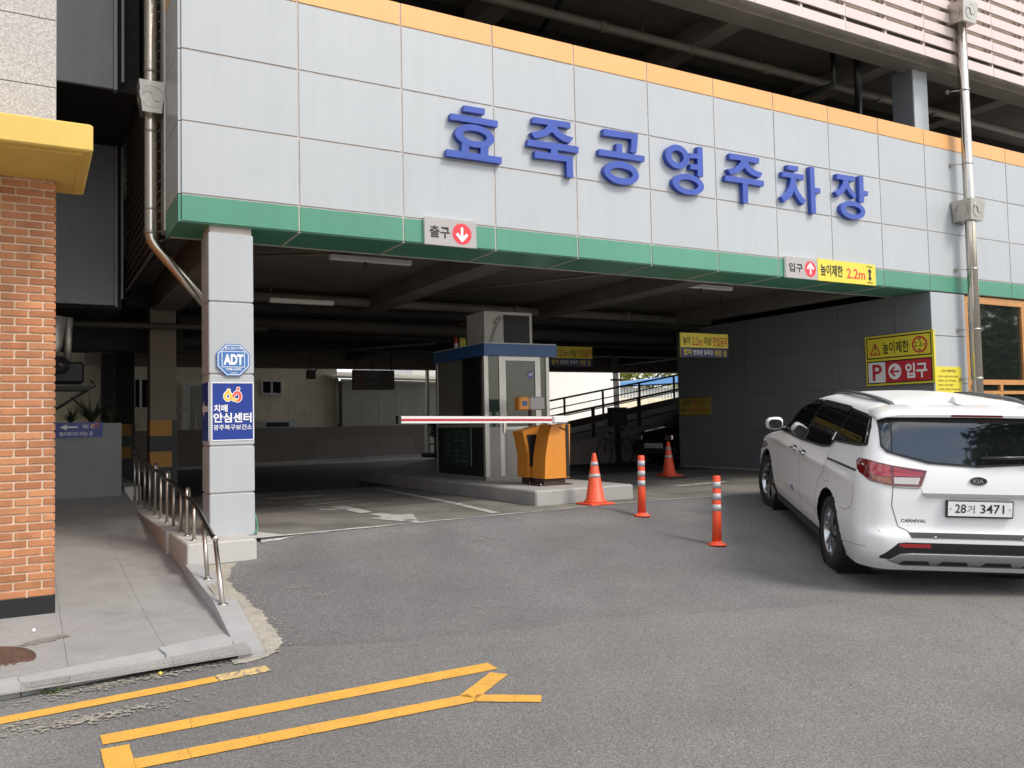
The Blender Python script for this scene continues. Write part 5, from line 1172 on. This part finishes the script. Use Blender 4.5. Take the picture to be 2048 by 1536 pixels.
for sg in (1, -1):
    F = fside(sg)
    patch('window_surround', [(2.30, 1.13), (2.42, 1.15), (2.14, 1.32), (1.74, 1.485), (1.35, 1.575), (1.0, 1.605), (0, 1.615), (-.72, 1.592), (-.80, 1.50), (-.86, 1.34), (-.70, 1.315), (0.06, 1.265), (.16, 1.20), (.42, 1.165), (1.3, 1.135)], 'car_black', F, .002)
    patch('front_window', [(1.28, 1.155), (2.24, 1.15), (2.06, 1.31), (1.70, 1.462), (1.36, 1.545), (1.00, 1.578), (.92, 1.58)], 'car_glass', F, .006)
    patch('door_window', [(1.22, 1.157), (.86, 1.582), (.1, 1.588), (-.12, 1.588), (.10, 1.285), (.20, 1.215), (.44, 1.182)], 'car_glass', F, .006)
    patch('quarter_window', [(.05, 1.283), (-.17, 1.588), (-.70, 1.572), (-.76, 1.49), (-.815, 1.355), (-.68, 1.335)], 'car_glass', F, .006)
    b = MB(); ribbon3(b, [(2.24, 1.135), (1.3, 1.133), (.42, 1.163), (.16, 1.198), (.06, 1.263), (-.70, 1.313), (-.86, 1.338)], .008, F, .0065); b.build('window_trim', 'car_seam', body)
    b = MB()
    # visors over the side windows
    for pts in ([(2.02, 1.345), (1.70, 1.488), (1.36, 1.565), (.95, 1.596)], [(.88, 1.598), (.1, 1.602), (-.10, 1.602)]): ribbon3(b, pts, .055, F, .022)
    b.build('rain_visor', 'car_black', body)
    b = MB()
    ribbon3(b, [(1.24, 1.13), (1.25, .95), (1.20, .6), (1.22, .36)], .007, F); ribbon3(b, [(.05, 1.26), (.12, 1.12), (.20, .95), (.43, .80), (.48, .55), (.47, .40)], .006, F)
    ribbon3(b, [(2.36, 1.10), (2.40, .9), (2.38, .6), (2.45, .42)], .006, F); ribbon3(b, [(-.43, .70), (-.58, .705), (-.74, .76), (-.80, .84), (-.79, 1.0)], .005, F); ribbon3(b, [(-.50, .40), (-.8, .44), (-1.0, .47)], .004, F)
    ribbon3(b, [(.22, 1.0), (.05, 1.0), (.03, .86), (.20, .85), (.22, 1.0)], .004, F)
    b.build('panel_gap', 'car_seam', body)
    b = MB(); ribbon3(b, [(.14, 1.085), (-.80, 1.105)], .022, F, .003); b.build('door_track', 'car_black', body)
    for xh in (1.50, 1.08):
        dh = MB(); pts = [(xh-.09, 1.012), (xh-.05, 1.018), (xh+.05, 1.018), (xh+.09, 1.012)]
        dh.tube([F(x, z, o) for (x, z), o in zip(pts, (.008, .035, .035, .008))], .013, 8); h = dh.build('door_handle', 'chrome', body)
        patch('handle_recess', [(xh-.08+.0, .985), (xh+.08, .985), (xh+.08, 1.045), (xh-.08, 1.045)], 'car_seam', F, .001, par=body)
    # mirror
    mb = MB(); mz = 1.23
    prm = [(2.06, mz-.075), (2.02, mz), (2.04, mz+.075), (2.12, mz+.10), (2.20, mz+.07), (2.23, mz), (2.20, mz-.07), (2.12, mz-.10)]
    for (q, sc) in ((.985, .75), (1.02, 1.0), (1.10, 1.02), (1.18, .9), (1.215, .6)):
        mb.v += [(2.13+(x-2.13)*sc, sg*q, mz+(z-mz)*sc) for x, z in prm]
    for l in range(4):
        for i in range(8): mb.face((l*8+i, l*8+(i+1) % 8, l*8+8+(i+1) % 8, l*8+8+i), True)
    mb.face(tuple(range(8))); mb.face(tuple(range(32, 40))); mb.v = [(2.13+(x-2.13)*.8, sg*(1.0+(abs(y)-1.0)*.82), 1.235+(z-mz)*.78) for x, y, z in mb.v]; mr = mb.build('mirror', 'car_white', VAN)
    MB().add([(2.040, sg*(1.083+.080*math.copysign(abs(math.cos(t*.3142))**.7, math.cos(t*.3142))), 1.235+.058*math.copysign(abs(math.sin(t*.3142))**.7, math.sin(t*.3142))) for t in range(20)], [tuple(range(20))]).build('mirror_glass', 'mirror_dark', mr)
    MB().tube([(2.14, sg*.91, mz-.06), (2.13, sg*1.02, mz-.05)], .03, 8).build('mirror_arm', 'car_black', mr)
    # roof rail
    b = MB(); rp_ = [(1.12, 1.645), (1.0, 1.685), (.6, 1.712), (.1, 1.716), (-.3, 1.708), (-.55, 1.685), (-.68, 1.645)]
    for dy in (0, .022): b.tube([(x, sg*(.60+dy-.02*(x < -.5)), z+.012) for x, z in rp_], .017, 8)
    b.build('roof_rail', 'roof_rail', VAN)
    # lower sill
    b = MB()
    b.box(.46, sg*.80, .19, 2.62, sg*.925, .30, .02); b.build('sill', 'car_black', VAN)
    # tail lamp
    yy = lambda a: [(sg*y, z) for y, z in a]
    lamp = patch('tail_lamp', yy([(.953, 1.195), (.93, 1.222), (.89, 1.222), (.71, 1.185), (.42, 1.145), (.475, 1.005), (.71, 1.012), (.89, 1.045), (.945, 1.10)]), 'lamp_red_dark', frear, .014, .03, .03)
    patch('lamp_lens', yy([(.885, 1.205), (.725, 1.172), (.725, 1.085), (.88, 1.105)]), 'lamp_red', frear, .018, .03, .03, lamp); patch('lamp_lens', yy([(.70, 1.168), (.45, 1.13), (.463, 1.095), (.70, 1.095)]), 'lamp_red', frear, .018, .03, .03, lamp)
    b = MB(); [ribbon3(b, [(sg*.72, 1.165-.022*q), (sg*(.45+.006*q), 1.127-.022*q)], .004, frear, .0195) for q in (0, 1)]; [ribbon3(b, [(sg*.885, 1.19-.024*q), (sg*.725, 1.158-.022*q)], .004, frear, .0195) for q in (0, 1, 2)]; b.build('lamp_rib', 'lamp_red_dark', lamp)
    patch('indicator', yy([(.88, 1.098), (.725, 1.078), (.725, 1.03), (.87, 1.055)]), 'lamp_amber', frear, .018, .03, .03, lamp); patch('reversing_lamp', yy([(.70, 1.085), (.48, 1.085), (.50, 1.028), (.70, 1.03)]), 'lamp_clear', frear, .018, .03, .03, lamp)
    b = MB(); ribbon3(b, [(sg*.705, 1.01), (sg*.715, .84), (sg*.66, .66), (sg*.57, .618)], .007, frear, .002); ribbon3(b, [(sg*.71, .995), (sg*.47, .988), (sg*.462, .955)], .004, frear, .002); b.build('panel_gap', 'car_seam', body)
    patch('reflector', yy([(.655, .497), (.66, .518), (.40, .518), (.40, .485), (.62, .485)]), 'lamp_red', frear, .006)
    b = MB()
    for (y, z) in ((.81, .62), (.36, .575)): b.lathe([(.013, 0), (.013, .001), (.0, .0015)], 12); b.v[-36:] = [(xrear(sg*y, z)-.001-c[2], sg*y+c[0], z+c[1]) for c in b.v[-36:]]
    b.build('parking_sensor', 'car_white', body)
    # head lamp
    patch('head_lamp', [(3.0, .86), (3.35, .93), (3.72, .90), (3.86, .80), (3.60, .74), (3.2, .80)], 'lamp_clear', F, .004)
# tailgate
patch('rear_window_surround', [(.785, 1.595), (.79, 1.34), (.74, 1.29), (.40, 1.20), (0, 1.175), (-.40, 1.20), (-.74, 1.29), (-.79, 1.34), (-.785, 1.595), (0, 1.605)], 'car_black', frear, .009, .03, .03)
patch('rear_window', [(.685, 1.57), (.695, 1.295), (.38, 1.217), (0, 1.195), (-.38, 1.217), (-.695, 1.295), (-.685, 1.57), (0, 1.58)], 'car_glass', frear, .014, .03, .03)
for sg in (1, -1): patch('side_pane', [(sg*.775, 1.575), (sg*.70, 1.572), (sg*.708, 1.30), (sg*.735, 1.31), (sg*.775, 1.35)], 'car_glass', frear, .014, .03, .03)
b = MB(); pr = [(-.66, 1.695), (-.92, 1.655), (-.985, 1.628), (-.98, 1.607), (-.90, 1.602), (-.66, 1.60)]
N_ = 24
for i in range(N_+1):
    y = -.80+1.6*i/N_; e = max(0, (abs(y)-.60)/.2); e = e*e
    for x, z in pr: b.v.append((x+.10*e*(x < -.85)+.03*(abs(y)/.8)**2, y, z-.012*(abs(y)/.8)**2-(.05*e if z > 1.62 else .0)))
for i in range(N_):
    for k in range(6): b.face((i*6+k, i*6+(k+1) % 6, i*6+6+(k+1) % 6, i*6+6+k), k in (0, 1))
b.face(tuple(range(6))); b.face(tuple(range(N_*6, N_*6+6))); sp_ = b.build('spoiler', 'car_white', VAN)
b = MB().box(-.990, -.20, 1.612, -.965, .22, 1.630); b.build('brake_light', 'lamp_red_dark', sp_)
b = MB(); b.tube([(-1.02, -.02, 1.262), (-1.03, -.2, 1.268), (-1.02, -.42, 1.27)], .014, 8); b.tube([(-.985, -.45, 1.235), (-1.02, -.42, 1.27)], .03, 8); b.build('wiper', 'car_black', VAN)
b = MB(); pr = [(-.50, 1.725), (-.66, 1.725), (-.60, 1.79), (-.57, 1.795)]; b.prism([(-.48, 1.70), (-.68, 1.70), (-.62, 1.755), (-.585, 1.775)], .05, lambda u, v, w: (u, .005+w, v)); b.build('antenna_fin', 'car_white', VAN)
patch('tailgate_trim', [(.465, .955), (.44, .925), (-.44, .925), (-.465, .955)], 'silver', frear, .022)
patch('bumper_step', [(.58, .615), (.555, .572), (-.555, .572), (-.58, .615)], 'car_black', frear, .006)
patch('lower_bumper', [(.665, .523), (.60, .530), (-.60, .530), (-.665, .523), (-.80, .395), (-.80, .37), (-.62, .36), (.62, .36), (.80, .37), (.80, .395)], 'car_black', frear, .004)
b = MB()
sk = [(.74, .355), (.645, .425), (.55, .435), (-.55, .435), (-.645, .425), (-.74, .355), (-.60, .30), (.60, .30)]
V, Fc, E_, Wc = clip_grid(sk, .03, .03, frear, .016); b.v = V+Wc; nV = len(V)
for f in Fc: b.face(f, True)
for a, c in E_: b.face((a, c, nV+c, nV+a))
skid = b.build('skid_plate', 'silver', body)
for yc in (-.52, -.18, .18, .50): patch('skid_notch', [(yc+.13, .315), (yc+.10, .355), (yc-.10, .355), (yc-.13, .315)], 'car_black', frear, .020, par=skid)
# plate, emblem, name
pl = MB().box(-1.082, -.275, .752, -1.055, .275, .905, .006).build('number_plate', 'car_black', VAN)
MB().box(-1.086, -.262, .768, -1.0825, .262, .892, .001).build('plate_face', 'plate_white', pl)
def vtext(body_, y0, z0, y1, z1, x, m, par, bold=.01, th=.0):
    vs_, fs_ = text_mesh(body_, bold); b = MB(); b.add([(x, y0+(y1-y0)*u, z0+(z1-z0)*v) for u, v in vs_], fs_); return b.build('lettering', m, par, fixn=False)
vtext('28', .205, .795, .115, .872, -1.0878, 'ink', pl, .012); vtext('거', .105, .793, .045, .865, -1.0878, 'ink', pl, .0); vtext('3471', .0, .795, -.195, .872, -1.0878, 'ink', pl, .012)
b = MB()
for y in (.24, -.24): b.lathe([(.007, -1.09), (.007, -1.086)], 10, (0, y, .832), 'x', False)
b.build('plate_screw', 'silver', pl)
em = MB().prism([(.072*math.cos(t*.2618), .036*math.sin(t*.2618)) for t in range(24)], .010, lambda u, v, w: (-1.024-w+.06*v, u, 1.063+v)).build('emblem', 'car_black', VAN)
MB().ring(0, 0, .074, .038, 0, 0, .066, .031, .013, lambda u, v, w: (-1.024-w+.06*v, u, 1.063+v), 28).build('emblem_ring', 'chrome', em)
vtext('KIA', .044, 1.046, -.044, 1.081, -1.0372, 'chrome', em, .03)
vtext('CARNIVAL', .635, .693, .425, .725, -1.0485, 'rim_dark', body, .03)
# wheels
def vwheel(x, sg, steer):
    w = bpy.data.objects.new('wheel', None); COL.objects.link(w); w.parent = VAN; w.location = (x, sg*.845, .365); w.rotation_euler = (0, 0, steer); OFF[w.name] = Vector((0, 0, 0))
    MB().lathe([(.235, -.10), (.30, -.115), (.345, -.105), (.365, -.07), (.366, 0), (.365, .07), (.345, .105), (.30, .115), (.238, .105)], 44, axis='y', cap=False).build('tyre', 'rubber', w)
    b = MB(); o = .075*sg
    b.lathe([(.24, -.1*sg), (.238, .105*sg), (.228, .10*sg), (.222, .02*sg)], 36, axis='y', cap=False); b.build('rim', 'rim_bright', w)
    b = MB(); b.lathe([(.0, .0), (.21, .0), (.21, .01)], 28, (0, -.01*sg, 0), 'y'); b.build('brake_disc', 'rim_dark', w)
    b = MB(); c = MB()
    for k in range(5):
        for dk in (-.17, .17):
            a = 2*math.pi*k/5+.3; p0 = (.045*math.cos(a+dk*1.6), .085*sg, .045*math.sin(a+dk*1.6)); a2 = a+dk*1.15; p1 = (.231*math.cos(a2), .088*sg, .231*math.sin(a2))
            d = Vector(p1)-Vector(p0); q = Vector((-d.z, 0, d.x)).normalized(); ins = Vector((0, -.03*sg, 0)); wd0, wd1 = .020, .026
            P = [Vector(p0)-q*wd0, Vector(p0)+q*wd0, Vector(p1)+q*wd1, Vector(p1)-q*wd1]
            b.hexa([tuple(v+ins) for v in P]+[tuple(v) for v in P])
    b.build('spoke', 'rim_bright', w)
    c.lathe([(.055, .06*sg), (.055, .088*sg), (.04, .094*sg), (.0, .095*sg)], 20, axis='y'); c.build('hub', 'rim_dark', w)
vwheel(0, 1, 0); vwheel(0, -1, 0); vwheel(3.06, 1, rad(13)); vwheel(3.06, -1, rad(13))
# wheel wells and underside
for x in (0, 3.06):
    for sg in (1, -1):
        MB().lathe([(.43, sg*.55), (.43, sg*.945)], 32, (x, 0, .375), 'y', cap=False).build('wheel_well', 'car_black', VAN); MB().box(x-.43, sg*.52, .25, x+.43, sg*.55, .8).build('inner_panel', 'car_black', VAN)
MB().box(-.85, -.80, .20, 3.7, .80, .34, .02).build('underbody', 'car_black', VAN)
tagp = patch('sticker', [(.16, 1.27), (.12, 1.27), (.06, 1.355), (.10, 1.355)], 'paper', fside(1), .0075)
patch('door_guard', [(1.62, .50), (1.55, .50), (1.55, .565), (1.62, .565)], 'adt_blue', fside(1), .008)
